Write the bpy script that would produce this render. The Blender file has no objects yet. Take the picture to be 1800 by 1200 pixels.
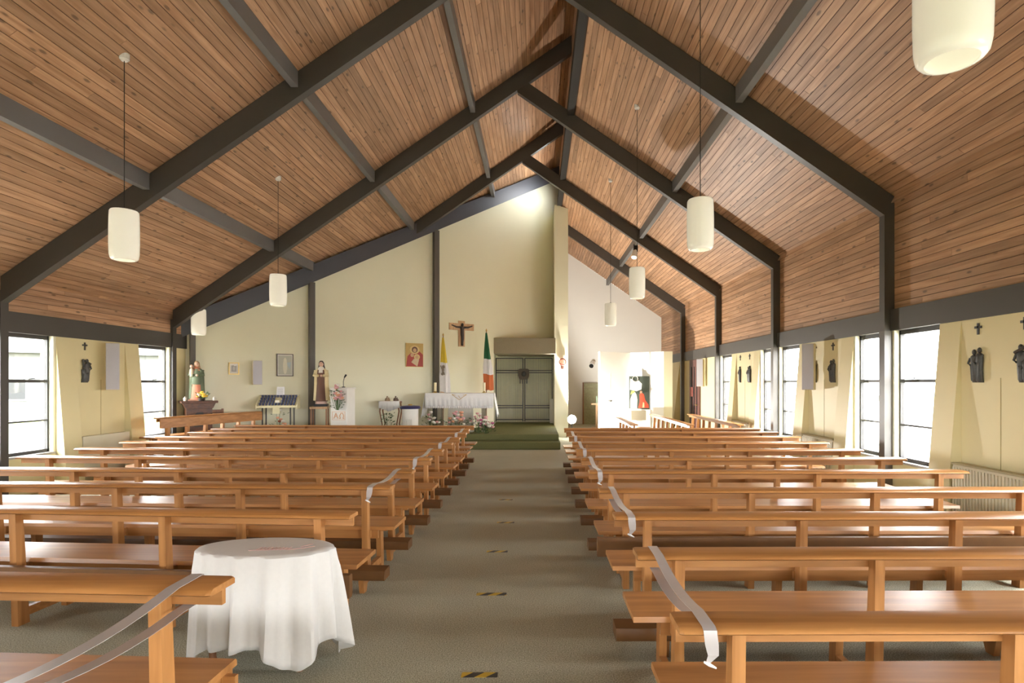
import bpy, bmesh, math, random
from mathutils import Vector, Matrix
random.seed(7)
SC = bpy.context.scene
COL = SC.collection
R = math.radians

# ------------------------------------------------------------------ camera
cd = bpy.data.cameras.new('camera'); cam = bpy.data.objects.new('camera', cd); COL.objects.link(cam)
cd.sensor_width = 36.0; cd.lens = 20.0
cd.shift_x = -45.0/1800.0; cd.shift_y = 72.0/1800.0
cd.clip_start = 0.05; cd.clip_end = 300
cam.location = (0, 0, 1.70); cam.rotation_euler = (R(90), 0, 0)
SC.camera = cam
# ------------------------------------------------------------------ world: bright overcast sky
SKY = 11.0
w = bpy.data.worlds.new('overcast'); SC.world = w; w.use_nodes = True
nt = w.node_tree; bg = nt.nodes['Background']
bg.inputs['Color'].default_value = (0.96, 0.98, 1.0, 1); bg.inputs['Strength'].default_value = SKY
# ------------------------------------------------------------------ exposure
vs = SC.view_settings
vs.view_transform = 'Standard'; vs.look = 'None'; vs.gamma = 1.0; vs.use_curve_mapping = False
vs.exposure = 1.47
FLOOD = 480.0
try:
    SC.cycles.use_denoising = True
    SC.cycles.max_bounces = 10; SC.cycles.diffuse_bounces = 6; SC.cycles.transparent_max_bounces = 12
    SC.cycles.sample_clamp_indirect = 8.0
except Exception: pass

# ------------------------------------------------------------------ dimensions (metres, camera stands at x=0,y=0, nave runs along +y)
S = 3.8                                  # bay
FR = [-3.35, 0.45, 4.25, 8.05, 11.85, 15.65, 19.45, 23.25]   # near faces of the portal frames
XL, XR = -7.60, 4.91                     # inner faces of the posts
WL, WR = -7.65, 5.02                     # wall faces
TAN = 0.69; ANG = math.atan(TAN)
RIDGE = 0.72
def zl(x): return 3.21 + TAN*(x - XL)    # left ceiling boards
def zr(x): return 4.441 + TAN*(XR - x)   # right ceiling boards
YB, YE = -3.4, 23.30
W0 = Vector((-7.60, 12.40)); WD = Vector((0.782, 0.623)).normalized(); WA = math.atan2(WD.y, WD.x)
WN = Vector((WD.y, -WD.x))               # out of the slanting wall, into the room
def wy(px):                              # where a sight line at column px meets the slanting wall
    u = (px-945.0)/1000.0; k = WD.x/WD.y
    y = (W0.x - k*W0.y)/(u - k); return Vector((u*y, y))
def at(px, py, y): return Vector(((px-945.0)/1000.0*y, y, 1.70-(py-672.0)/1000.0*y))

# ------------------------------------------------------------------ materials
MATS = {}
def nodes(m):
    m.use_nodes = True; t = m.node_tree; return t, t.nodes, t.links, t.nodes['Principled BSDF']
def mat(name, col, rough=0.6, metal=0.0, var=0.10, scale=6.0, bump=0.0, spec=0.5, emit=None, trans=0.0):
    if name in MATS: return MATS[name]
    m = bpy.data.materials.new(name); t, N, L, P = nodes(m)
    tc = N.new('ShaderNodeNewGeometry'); nz = N.new('ShaderNodeTexNoise'); nz.inputs['Scale'].default_value = scale; nz.inputs['Detail'].default_value = 4
    L.new(tc.outputs['Position'], nz.inputs['Vector'])
    rp = N.new('ShaderNodeMix'); rp.data_type = 'RGBA'
    a = tuple(max(0, c*(1-var)) for c in col); b = tuple(min(1, c*(1+var)) for c in col)
    rp.inputs['A'].default_value = (*a, 1); rp.inputs['B'].default_value = (*b, 1)
    L.new(nz.outputs['Fac'], rp.inputs['Factor']); L.new(rp.outputs['Result'], P.inputs['Base Color'])
    P.inputs['Roughness'].default_value = rough; P.inputs['Metallic'].default_value = metal
    P.inputs['Specular IOR Level'].default_value = spec
    if trans: P.inputs['Transmission Weight'].default_value = trans
    if emit: P.inputs['Emission Color'].default_value = (*emit[0], 1); P.inputs['Emission Strength'].default_value = emit[1]
    if bump:
        bp = N.new('ShaderNodeBump'); bp.inputs['Strength'].default_value = bump; bp.inputs['Distance'].default_value = 0.01
        L.new(nz.outputs['Fac'], bp.inputs['Height']); L.new(bp.outputs['Normal'], P.inputs['Normal'])
    MATS[name] = m; return m
def wood(name, dark, light, along='Y', rough=0.4, rnd=0.35, knots=False, fine=1.0, coat=0.0, spec=0.5):
    if name in MATS: return MATS[name]
    m = bpy.data.materials.new(name); t, N, L, P = nodes(m)
    g = N.new('ShaderNodeNewGeometry'); oi = N.new('ShaderNodeObjectInfo')
    mul = N.new('ShaderNodeMath'); mul.operation = 'MULTIPLY'; mul.inputs[1].default_value = 57.0; L.new(oi.outputs['Random'], mul.inputs[0])
    add = N.new('ShaderNodeVectorMath'); add.operation = 'ADD'; L.new(g.outputs['Position'], add.inputs[0]); L.new(mul.outputs[0], add.inputs[1])
    sc = {'X': (1.2, 22, 22), 'Y': (22, 1.2, 22), 'Z': (22, 22, 1.2)}[along]
    mp = N.new('ShaderNodeVectorMath'); mp.operation = 'MULTIPLY'; mp.inputs[1].default_value = tuple(s*fine for s in sc); L.new(add.outputs[0], mp.inputs[0])
    nz = N.new('ShaderNodeTexNoise'); nz.inputs['Scale'].default_value = 1.0; nz.inputs['Detail'].default_value = 5; nz.inputs['Distortion'].default_value = 0.6
    L.new(mp.outputs[0], nz.inputs['Vector'])
    rp = N.new('ShaderNodeValToRGB'); rp.color_ramp.elements[0].position = 0.32; rp.color_ramp.elements[1].position = 0.68
    rp.color_ramp.elements[0].color = (*dark, 1); rp.color_ramp.elements[1].color = (*light, 1); L.new(nz.outputs['Fac'], rp.inputs['Fac'])
    mr = N.new('ShaderNodeMapRange'); mr.inputs['To Min'].default_value = 1-rnd; mr.inputs['To Max'].default_value = 1+rnd*0.75; L.new(oi.outputs['Random'], mr.inputs['Value'])
    vm = N.new('ShaderNodeVectorMath'); vm.operation = 'SCALE'; L.new(rp.outputs['Color'], vm.inputs[0]); L.new(mr.outputs[0], vm.inputs['Scale'])
    out = vm.outputs[0]
    if knots:
        ks = {'X': (0.9, 9, 9), 'Y': (9, 0.9, 9), 'Z': (9, 9, 0.9)}[along]
        ks = {'X': (3.0, 8, 8), 'Y': (8, 3.0, 8), 'Z': (8, 8, 3.0)}[along]
        m2 = N.new('ShaderNodeVectorMath'); m2.operation = 'MULTIPLY'; m2.inputs[1].default_value = ks; L.new(add.outputs[0], m2.inputs[0])
        vo = N.new('ShaderNodeTexVoronoi'); vo.inputs['Scale'].default_value = 1.0; L.new(m2.outputs[0], vo.inputs['Vector'])
        k = N.new('ShaderNodeMapRange'); k.inputs['From Min'].default_value = 0.09; k.inputs['From Max'].default_value = 0.17
        k.inputs['To Min'].default_value = 0.42; k.inputs['To Max'].default_value = 1.0; L.new(vo.outputs['Distance'], k.inputs['Value'])
        v2 = N.new('ShaderNodeVectorMath'); v2.operation = 'SCALE'; L.new(out, v2.inputs[0]); L.new(k.outputs[0], v2.inputs['Scale']); out = v2.outputs[0]
    L.new(out, P.inputs['Base Color'])
    P.inputs['Roughness'].default_value = rough; P.inputs['Coat Weight'].default_value = coat; P.inputs['Coat Roughness'].default_value = 0.15
    P.inputs['Specular IOR Level'].default_value = spec
    bp = N.new('ShaderNodeBump'); bp.inputs['Strength'].default_value = 0.15; bp.inputs['Distance'].default_value = 0.002
    L.new(nz.outputs['Fac'], bp.inputs['Height']); L.new(bp.outputs['Normal'], P.inputs['Normal'])
    MATS[name] = m; return m
PINE = wood('pine_boards', (0.35, 0.19, 0.098), (0.55, 0.333, 0.20), 'Y', 0.5, 0.22, True)
OAKX = wood('oak_along', (0.33, 0.138, 0.038), (0.50, 0.232, 0.076), 'X', 0.33, 0.08, False, 0.8)
OAKY = wood('oak_side_pew', (0.33, 0.138, 0.038), (0.50, 0.232, 0.076), 'Y', 0.33, 0.08, False, 0.8)
OAKZ = wood('oak_upright', (0.33, 0.138, 0.038), (0.50, 0.232, 0.076), 'Z', 0.35, 0.08, False, 0.8)
DARKW = wood('dark_mahogany', (0.045, 0.018, 0.01), (0.10, 0.04, 0.02), 'X', 0.4, 0.1)
MIDW = wood('brown_wood', (0.20, 0.085, 0.035), (0.34, 0.16, 0.07), 'Z', 0.4, 0.1)
PALEW = wood('pale_wood', (0.50, 0.30, 0.15), (0.66, 0.44, 0.25), 'Z', 0.5, 0.1)
STEEL = mat('charcoal_paint', (0.062, 0.056, 0.050), 0.45, 0, 0.08, 3)
PURL = mat('grey_paint', (0.15, 0.145, 0.14), 0.45, 0, 0.08, 3)
BLUEB = mat('blue_grey_paint', (0.078, 0.083, 0.10), 0.4, 0, 0.1, 3)
BACK = mat('dark_void', (0.10, 0.055, 0.026), 0.9, 0, 0.1)
CREAM = mat('cream_plaster', (0.80, 0.785, 0.60), 0.75, 0, 0.03, 1.5)
WHITEP = mat('white_plaster', (0.80, 0.80, 0.77), 0.75, 0, 0.03, 1.5)
YELL = mat('yellow_panel', (0.73, 0.645, 0.37), 0.5, 0, 0.05, 2)
FRAME = mat('window_frame_paint', (0.05, 0.047, 0.045), 0.5, 0, 0.1)
KNEE = mat('brown_vinyl', (0.14, 0.062, 0.018), 0.42, 0, 0.25, 12, 0.1)
STEPG = mat('green_step_carpet', (0.17, 0.175, 0.075), 0.95, 0, 0.35, 60, 0.3, 0.1)
RIB = mat('satin_ribbon', (0.52, 0.485, 0.48), 0.3, 0.2, 0.04, 8)
SHADE = mat('opal_glass_glow', (0.86, 0.85, 0.76), 0.25, 0, 0.02, 3, 0, 0.5, ((1, .93, .75), .09))  # faint glow added to brighten the unlit lamp shades
CLOTH = mat('white_cloth', (0.64, 0.62, 0.59), 0.85, 0, 0.04, 40, 0.08)
LACE = mat('white_lace', (0.84, 0.83, 0.82), 0.9, 0, 0.10, 60, 0.2)
SPK = mat('grey_speaker_cloth', (0.50, 0.49, 0.53), 0.9, 0, 0.06, 80)
SPKS = mat('cream_speaker_side', (0.66, 0.58, 0.40), 0.6, 0, 0.05)
BRONZE = mat('dark_bronze', (0.075, 0.075, 0.07), 0.45, 0.3, 0.4, 30, 0.3)
BLACK = mat('black_plastic', (0.015, 0.015, 0.015), 0.5, 0, 0.1)
STONE = mat('grey_stone', (0.33, 0.29, 0.21), 0.85, 0, 0.25, 90, 0.4)
WSTONE = mat('white_marble', (0.78, 0.76, 0.70), 0.5, 0, 0.06, 6)
RADI = mat('radiator_enamel', (0.70, 0.66, 0.50), 0.4, 0, 0.04)
SKIN = mat('painted_flesh', (0.70, 0.46, 0.34), 0.5, 0, 0.06)
GREENL = mat('leaf_green', (0.075, 0.13, 0.04), 0.6, 0, 0.4, 40)
GOLD = mat('gold_paint', (0.60, 0.40, 0.12), 0.35, 0.6, 0.15, 20)
BRASS = mat('brass', (0.62, 0.45, 0.16), 0.3, 0.9, 0.1)
def C(name, col, rough=0.6, var=0.08): return mat(name, col, rough, 0, var, 12)
# carpet
CARPET = bpy.data.materials.new('nave_carpet'); t, N, L, P = nodes(CARPET)
g = N.new('ShaderNodeNewGeometry'); n1 = N.new('ShaderNodeTexNoise'); n1.inputs['Scale'].default_value = 130; n1.inputs['Detail'].default_value = 3
n2 = N.new('ShaderNodeTexNoise'); n2.inputs['Scale'].default_value = 0.9; n2.inputs['Detail'].default_value = 3
L.new(g.outputs['Position'], n1.inputs['Vector']); L.new(g.outputs['Position'], n2.inputs['Vector'])
r1 = N.new('ShaderNodeValToRGB'); r1.color_ramp.elements[0].position = 0.35; r1.color_ramp.elements[1].position = 0.68
r1.color_ramp.elements[0].color = (0.255, 0.25, 0.182, 1); r1.color_ramp.elements[1].color = (0.60, 0.59, 0.46, 1)
L.new(n1.outputs['Fac'], r1.inputs['Fac'])
mr = N.new('ShaderNodeMapRange'); mr.inputs['To Min'].default_value = 0.85; mr.inputs['To Max'].default_value = 1.15; L.new(n2.outputs['Fac'], mr.inputs['Value'])
vm = N.new('ShaderNodeVectorMath'); vm.operation = 'SCALE'; L.new(r1.outputs['Color'], vm.inputs[0]); L.new(mr.outputs[0], vm.inputs['Scale'])
L.new(vm.outputs[0], P.inputs['Base Color']); P.inputs['Roughness'].default_value = 0.95; P.inputs['Specular IOR Level'].default_value = 0.1
bp = N.new('ShaderNodeBump'); bp.inputs['Strength'].default_value = 0.5; bp.inputs['Distance'].default_value = 0.006
L.new(n1.outputs['Fac'], bp.inputs['Height']); L.new(bp.outputs['Normal'], P.inputs['Normal'])
# window glass: mostly clear with a faint reflection
GLASS = bpy.data.materials.new('window_glass'); t, N, L, P = nodes(GLASS)
tr = N.new('ShaderNodeBsdfTransparent'); gl = N.new('ShaderNodeBsdfGlossy'); gl.inputs['Roughness'].default_value = 0.02
mx = N.new('ShaderNodeMixShader'); mx.inputs[0].default_value = 0.05
L.new(tr.outputs[0], mx.inputs[1]); L.new(gl.outputs[0], mx.inputs[2]); L.new(mx.outputs[0], N['Material Output'].inputs['Surface'])
N.remove(P)

# ------------------------------------------------------------------ mesh helpers
class MB:
    def __init__(s): s.v = []; s.f = []; s.mi = []; s.cur = 0
    def m(s, i): s.cur = i; return s
    def poly(s, pts, faces):
        b = len(s.v); s.v += [tuple(p) for p in pts]
        for f in faces: s.f.append(tuple(b+i for i in f)); s.mi.append(s.cur)
        return s
    def hexa(s, p): return s.poly(p, [(0,3,2,1),(4,5,6,7),(0,1,5,4),(1,2,6,5),(2,3,7,6),(3,0,4,7)])
    def box(s, x0, x1, y0, y1, z0, z1):
        return s.hexa([(x0,y0,z0),(x1,y0,z0),(x1,y1,z0),(x0,y1,z0),(x0,y0,z1),(x1,y0,z1),(x1,y1,z1),(x0,y1,z1)])
    def prism(s, poly, axis, a, b):            # poly in the two other axes, counter-clockwise or not
        n = len(poly)
        def pt(p, c): return {'x': (c, p[0], p[1]), 'y': (p[0], c, p[1]), 'z': (p[0], p[1], c)}[axis]
        pts = [pt(p, a) for p in poly]+[pt(p, b) for p in poly]
        return s.poly(pts, [tuple(range(n))[::-1], tuple(range(n, 2*n))]+[(i, (i+1) % n, n+(i+1) % n, n+i) for i in range(n)])
    def loft(s, secs, n=14, caps=True):        # secs: (z, cx, cy, rx, ry)
        b = len(s.v)
        for (z, cx, cy, rx, ry) in secs:
            for k in range(n):
                a = 2*math.pi*k/n; s.v.append((cx+rx*math.cos(a), cy+ry*math.sin(a), z))
        for i in range(len(secs)-1):
            for k in range(n):
                s.f.append((b+i*n+k, b+i*n+(k+1) % n, b+(i+1)*n+(k+1) % n, b+(i+1)*n+k)); s.mi.append(s.cur)
        if caps:
            s.f.append(tuple(b+k for k in range(n))[::-1]); s.mi.append(s.cur)
            e = b+(len(secs)-1)*n; s.f.append(tuple(e+k for k in range(n))); s.mi.append(s.cur)
        return s
    def cyl(s, cx, cy, z0, z1, r, n=14): return s.loft([(z0, cx, cy, r, r), (z1, cx, cy, r, r)], n)
    def ball(s, cx, cy, cz, rx, ry=None, rz=None, n=10, k=6):
        ry = ry or rx; rz = rz or rx
        return s.loft([(cz-rz*math.cos(math.pi*i/k), cx, cy, max(rx*math.sin(math.pi*i/k), 1e-4), max(ry*math.sin(math.pi*i/k), 1e-4)) for i in range(k+1)], n)
    def tube(s, pts, r, n=8):
        b = len(s.v); P = [Vector(p) for p in pts]
        rr = r if isinstance(r, (list, tuple)) else [r]*len(P)
        for i, p in enumerate(P):
            d = (P[min(i+1, len(P)-1)]-P[max(i-1, 0)]).normalized()
            a = d.cross(Vector((0, 0, 1)) if abs(d.z) < 0.9 else Vector((1, 0, 0))).normalized(); c = d.cross(a)
            for k in range(n):
                t_ = 2*math.pi*k/n; q = p+a*math.cos(t_)*rr[i]+c*math.sin(t_)*rr[i]; s.v.append(tuple(q))
        for i in range(len(P)-1):
            for k in range(n):
                s.f.append((b+i*n+k, b+i*n+(k+1) % n, b+(i+1)*n+(k+1) % n, b+(i+1)*n+k)); s.mi.append(s.cur)
        s.f.append(tuple(b+k for k in range(n))[::-1]); s.mi.append(s.cur)
        e = b+(len(P)-1)*n; s.f.append(tuple(e+k for k in range(n))); s.mi.append(s.cur); return s
    def mesh(s, name, mats, smooth=False):
        me = bpy.data.meshes.new(name); me.from_pydata(s.v, [], s.f)
        for m in (mats if isinstance(mats, (list, tuple)) else [mats]): me.materials.append(m)
        if any(s.mi): me.polygons.foreach_set('material_index', s.mi)
        bm = bmesh.new(); bm.from_mesh(me); bmesh.ops.recalc_face_normals(bm, faces=bm.faces); bm.to_mesh(me); bm.free()
        if smooth:
            me.polygons.foreach_set('use_smooth', [True]*len(me.polygons))
            try: me.set_sharp_from_angle(angle=R(42))
            except Exception: pass
        me.update(); return me
    def obj(s, name, mats, parent=None, smooth=False, bevel=0): 
        return link(name, s.mesh(name, mats, smooth), parent, bevel)
def link(name, me, parent=None, bevel=0):
    o = bpy.data.objects.new(name, me); COL.objects.link(o)
    if parent: o.parent = parent
    if bevel:
        b = o.modifiers.new('bevel', 'BEVEL'); b.width = bevel; b.segments = 2; b.limit_method = 'ANGLE'; b.angle_limit = R(50)
    return o
def tag(o, label, cat, group=None, kind=None):
    o['label'] = label; o['category'] = cat
    if group: o['group'] = group
    if kind: o['kind'] = kind
    return o
def thing(name, label, cat, loc=(0,0,0), rz=0.0, group=None, kind=None):
    o = bpy.data.objects.new(name, None); COL.objects.link(o); o.location = loc; o.rotation_euler = (0, 0, rz); o.empty_display_size = 0.1
    return tag(o, label, cat, group, kind)
UNIT = {}
def unit(m):                                   # shared one-metre block for planks
    if m.name not in UNIT: UNIT[m.name] = MB().box(-.5, .5, -.5, .5, -.5, .5).mesh('plank', m)
    return UNIT[m.name]
def plank(parent, c, size, ry=0.0, m=PINE):
    o = bpy.data.objects.new('plank', unit(m)); COL.objects.link(o); o.parent = parent
    o.location = c; o.scale = size; o.rotation_euler = (0, ry, 0); return o

# ================================================================== THE SETTING
fl = MB().box(-7.95, 5.35, -3.7, 23.6, -0.12, 0.0).obj('floor', CARPET)
tag(fl, 'olive grey flecked carpet of the nave', 'floor', kind='structure')

# --- ceilings: dark backing with one plank object per board length
def runs(y0, y1, n):                           # split one line of boards
    L_ = (y1-y0)/n; c = [y0]+[y0+L_*(i+random.uniform(-.38, .38)) for i in range(1, n)]+[y1]; return list(zip(c[:-1], c[1:]))
def plane_boards(parent, p0, p1, y0, y1, n_run, inward, wd=0.1, gap=0.0075, th=0.02):
    a = Vector((p0[0], 0, p0[1])); b = Vector((p1[0], 0, p1[1])); L_ = (b-a).length; n = round(L_/wd); d = (b-a)/n
    ang = -math.atan2(b.z-a.z, b.x-a.x)
    for i in range(n):
        c = a+d*(i+.5)
        for (ya, yb) in runs(y0, y1, n_run):
            plank(parent, (c.x+inward[0]*-th/2, (ya+yb)/2, c.z+inward[1]*-th/2), (d.length-gap, yb-ya-.003, th), ang)
def slab(name, p0, p1, nrm, y0, y1, label, cat, th=0.14, off=0.022, m=BACK):
    q = [(p0[0]-nrm[0]*off, p0[1]-nrm[1]*off), (p1[0]-nrm[0]*off, p1[1]-nrm[1]*off), (p1[0]-nrm[0]*(off+th), p1[1]-nrm[1]*(off+th)), (p0[0]-nrm[0]*(off+th), p0[1]-nrm[1]*(off+th))]
    return tag(MB().prism(q, 'y', y0, y1).obj(name, m), label, cat, kind='structure')
nl = (math.sin(ANG), -math.cos(ANG)); nr = (-math.sin(ANG), -math.cos(ANG))
cl = slab('ceiling', (WL-.05, zl(WL-.05)), (RIDGE+.02, zl(RIDGE+.02)), nl, YB, YE, 'steep pine boarded ceiling slope above the altar side', 'ceiling')
plane_boards(cl, (WL-.035, zl(WL-.035)), (RIDGE, zl(RIDGE)), YB, 19.6, 3, nl, .1045)
cr = slab('ceiling', (RIDGE, zr(RIDGE)), (WR+.1, zr(WR+.1)), nr, YB, YE, 'pine boarded ceiling slope above the shrine side', 'ceiling')
plane_boards(cr, (RIDGE+.06, zr(RIDGE+.06)), (WR+.065, zr(WR+.065)), YB, YE, 5, nr)
wc = slab('wall_clerestory', (RIDGE, zr(RIDGE)-.02), (RIDGE, zl(RIDGE)+.1), (-1, 0), YB, 15.9, 'narrow pine boarded upstand along the ridge', 'wall')
plane_boards(wc, (RIDGE, zr(RIDGE)), (RIDGE, zl(RIDGE)), YB, 15.9, 3, (-1, 0))
MB().box(RIDGE+.02, RIDGE+.15, 18.9, YE, zr(RIDGE)-.05, zl(RIDGE)+.1).obj('wall_section', BACK, wc)

# --- side walls: low wall, panels between windows, boards above the fascia
ZS, ZW, ZF = 0.61, 2.43, 2.73                  # sill, window head, fascia top
def bays(yend): return [(a+.14, b) for a, b in zip(FR[:-1], FR[1:]) if b <= yend]
PAN = {}
def side_wall(sx, X, name, yend, label, solid=()):
    o = 0.30*sx; m = MB(); m.box(min(X, X+o), max(X, X+o), YB, yend, 0, ZS-.03)
    wl = m.obj(name, YELL); tag(wl, label, 'wall', kind='structure')
    spans = []
    for i, (a, b) in enumerate(zip(FR[:-1], FR[1:])):
        if a >= yend-.1: break
        b2 = min(b, yend)
        if i in solid: spans.append((a, b2, True)); continue
        if b > yend+.01: spans.append((a, b2, True)); continue
        spans.append((a+.98, b-.95, False))
    for (a, b, so) in spans:
        MB().box(min(X, X+o*.8), max(X, X+o*.8), a, b, ZS-.03, ZW).obj('wall_panel', YELL, wl)
        if so: continue
        MB().box(X-sx*.003, X+sx*.01, (a+b)/2-.004, (a+b)/2+.004, .75, 1.75).obj('panel_joint', mat('panel_joint', (0.42, 0.33, 0.14)), wl)
        for (f0, f1) in ((a, a+.36), (b-.36, b)):
            d = 0.19*sx
            MB().prism([(X-.0, ZW), (X, 0.0), (X-d, 0.0)], 'y', f0, f1).obj('fin', YELL, wl)
    return wl, spans
wlL, spL = side_wall(-1, WL, 'wall_left', 12.45, 'pale yellow panelled side wall beside the altar side pews')
wlR, spR = side_wall(1, WR, 'wall_right', YE, 'yellow panelled side wall with bronze reliefs behind the shrine side pews', solid=(5, 6))
MB().box(WL-.3, WL-.022, YB, 12.45, ZF, zl(WL)+.1).obj('board_backing', BACK, wlL)
MB().box(WR+.052, WR+.3, YB, YE, ZF, zr(WR)+.1).obj('board_backing', BACK, wlR)
plane_boards(wlL, (WL, zl(WL)+.02), (WL, ZF), YB, 12.4, 4, (1, 0))
plane_boards(wlR, (WR+.03, zr(WR+.03)+.02), (WR+.03, ZF), YB, YE, 7, (-1, 0))
# fin at the shrine end of the wall
for (f0, f1) in ((20.0, 20.9),):
    MB().prism([(WR, 2.6), (WR, 0), (WR-.28, 0)], 'y', f0, f1).obj('fin', YELL, wlR)
tr = 1
def trim(label, build, m=STEEL, bevel=0):
    global tr
    o = build(MB()).obj('trim_%d' % tr, m, None, False, bevel); tr += 1; return tag(o, label, 'beam', kind='structure')
trim('dark grey fascia beam over the altar side windows', lambda b: b.box(WL-.15, WL+.02, YB, 12.4, ZW, ZF))
trim('dark grey fascia beam over the shrine side windows', lambda b: b.box(WR-.03, WR+.15, YB, YE, ZW, ZF))

# --- portal frames
names = ['rearmost', 'second from the rear wall', 'third from the rear wall', 'fourth from the rear wall', 'at the start of the slanting wall', 'crossing the slanting wall', 'over the white shrine niche']
TH = .125
for i, y in enumerate(FR[:-1]):
    e = thing('trim_%d' % tr, 'charcoal steel portal frame, '+names[i], 'frame', (0, y, 0), kind='structure'); tr += 1
    xl0 = XL
    if i == 5: xl0 = -3.45
    if i <= 5:
        MB().prism([(xl0, zl(xl0)-.37), (RIDGE-.01, zl(RIDGE)-.38), (RIDGE-.01, zl(RIDGE)-.015), (xl0, zl(xl0)-.008)], 'y', 0, TH).obj('rafter', STEEL, e)
    xr0 = -.42 if i <= 5 else 1.0
    ztop = lambda x: min(zr(x)-.02, 99)
    MB().prism([(xr0, zr(xr0)-.37), (XR, zr(XR)-.37), (XR+.14, zr(XR+.14)-.012), (xr0, zr(xr0)-.022)], 'y', .003, TH-.003).obj('rafter', STEEL, e)
    if i <= 4: MB().box(XL-.14, XL, 0, TH, 0, zl(XL)-.2).obj('post', STEEL, e)
    MB().box(XR, XR+.14, 0, TH, 0, zr(XR)-.2).obj('post', STEEL, e)
    MB().box(XR-.004, XR+.144, -.004, TH+.004, 0, ZW).obj('post_cladding', mat('grey_cladding', (0.10, 0.09, 0.078), 0.4), e)
# purlins and ridge beam
for x, lab in ((-5.54, 'lowest purlin over the altar side pews'), (-3.44, 'middle purlin over the altar side pews'), (-1.35, 'highest purlin over the altar side pews')):
    y1 = (x-W0.x)/WD.x*WD.y+W0.y
    trim('grey painted '+lab, lambda b: b.prism([(x-.05, zl(x-.05)-.17), (x+.05, zl(x-.05)-.17), (x+.05, zl(x+.05)-.01), (x-.05, zl(x-.05)-.01)], 'y', YB, y1), PURL)
trim('grey painted purlin over the shrine side pews', lambda b: b.prism([(2.80, zr(2.90)-.17), (2.90, zr(2.90)-.17), (2.90, zr(2.90)-.01), (2.80, zr(2.80)-.01)], 'y', YB, YE-.05), PURL)
trim('charcoal ridge beam', lambda b: b.box(.62, .76, YB, 17.9, 7.26, 7.52), mat('ridge_grey', (0.045, 0.041, 0.036), 0.8, 0, .08, 3, 0, .15))

# --- windows
def window(n, sx, X, y0, y1, label):
    e = thing('window_%d' % n, label, 'window', (X+sx*.10, (y0+y1)/2, 0), kind='structure')
    h = (y1-y0)/2
    MB().box(min(-sx*.10, sx*.04), max(-sx*.10, sx*.04), h-.045, h, ZS, ZW).obj('reveal', CREAM, e); h -= .025
    for (a, b) in ((-h, -h+.05), (h-.05, h)): MB().box(-.03, .03, a, b, ZS, ZW).obj('window_frame', FRAME, e)
    for (a, b) in ((ZS, ZS+.05), (ZW-.06, ZW)): MB().box(-.03, .03, -h, h, a, b).obj('window_frame', FRAME, e)
    for z, t_ in ((1.11, .013), (1.72, .022)): MB().box(-.03, .03, -h+.05, h-.05, z-t_, z+t_).obj('glazing_bar', FRAME, e)
    MB().tube([(-sx*.035, .02, 1.75), (-sx*.06, .10, 1.76)], .008, 6).obj('latch', FRAME, e)
    zz = [ZS+.05, 1.097, 1.123, 1.698, 1.742, ZW-.06]
    for k in range(3): MB().box(-.003, .003, -h+.05, h-.05, zz[2*k], zz[2*k+1]).obj('pane', GLASS, e)
    s_ = MB().box(min(-sx*.12, sx*.2), max(-sx*.12, sx*.2), -h, h, ZS-.03, ZS).obj('window_sill', mat('sill_grey', (0.45, 0.43, 0.40), .4), e)
    # sky portal
    pd = bpy.data.lights.new('sky_portal', 'AREA'); pd.shape = 'RECTANGLE'; pd.size = y1-y0; pd.size_y = ZW-ZS
    po = bpy.data.objects.new('sky_portal', pd); COL.objects.link(po); po.location = (X+sx*.16, (y0+y1)/2, (ZS+ZW)/2)
    po.rotation_euler = (R(90), 0, R(90)*sx); pd.cycles.is_portal = True
wn = 1
cwz0, cwz1 = zr(RIDGE)+.05, 8.22
MB().box(RIDGE+.02, RIDGE+.15, 15.9, 18.9, cwz1+.05, zl(RIDGE)+.1).obj('wall_section', BACK, wc)
plane_boards(wc, (RIDGE, cwz1+.05), (RIDGE, zl(RIDGE)), 15.9, 18.9, 1, (-1, 0))
cw = thing('window_clerestory', 'high clerestory window along the ridge above the sanctuary', 'window', (RIDGE+.08, 17.4, 0), kind='structure')
for (a, b) in ((-1.5, -.5), (-.03, .03), (.5, 1.5)): MB().box(-.03, .03, a, b, cwz0, cwz1).obj('window_frame', FRAME, cw)
for (a, b) in ((cwz0-.05, cwz0+.03), (cwz1-.05, cwz1+.1)): MB().box(-.03, .03, -1.5, 1.5, a, b).obj('window_frame', FRAME, cw)
for (a, b) in ((-.5, -.03), (.03, .5)): MB().box(-.003, .003, a, b, cwz0+.03, cwz1-.05).obj('pane', GLASS, cw)
pd = bpy.data.lights.new('sky_portal', 'AREA'); pd.shape = 'RECTANGLE'; pd.size = 1.0; pd.size_y = cwz1-cwz0
po = bpy.data.objects.new('sky_portal', pd); COL.objects.link(po); po.location = (RIDGE+.14, 17.4, (cwz0+cwz1)/2); po.rotation_euler = (R(90), 0, R(90)); pd.cycles.is_portal = True
for sx, X, yend, solid, side in ((-1, WL, 12.0, (), 'altar side'), (1, WR, 15.7, (), 'shrine side')):
    for i, (a, b) in enumerate(zip(FR[:-1], FR[1:])):
        if b > yend: break
        for (y0, y1, wch) in ((a+.125, a+.98, 'just past'), (b-.95, b, 'just before')):
            window(wn, sx, X, y0, y1, 'tall three pane %s window %s the %s frame post' % (side, wch, ['first', 'second', 'third', 'fourth', 'fifth', 'sixth', 'seventh'][i if wch == 'just past' else i+1])); wn += 1

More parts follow.
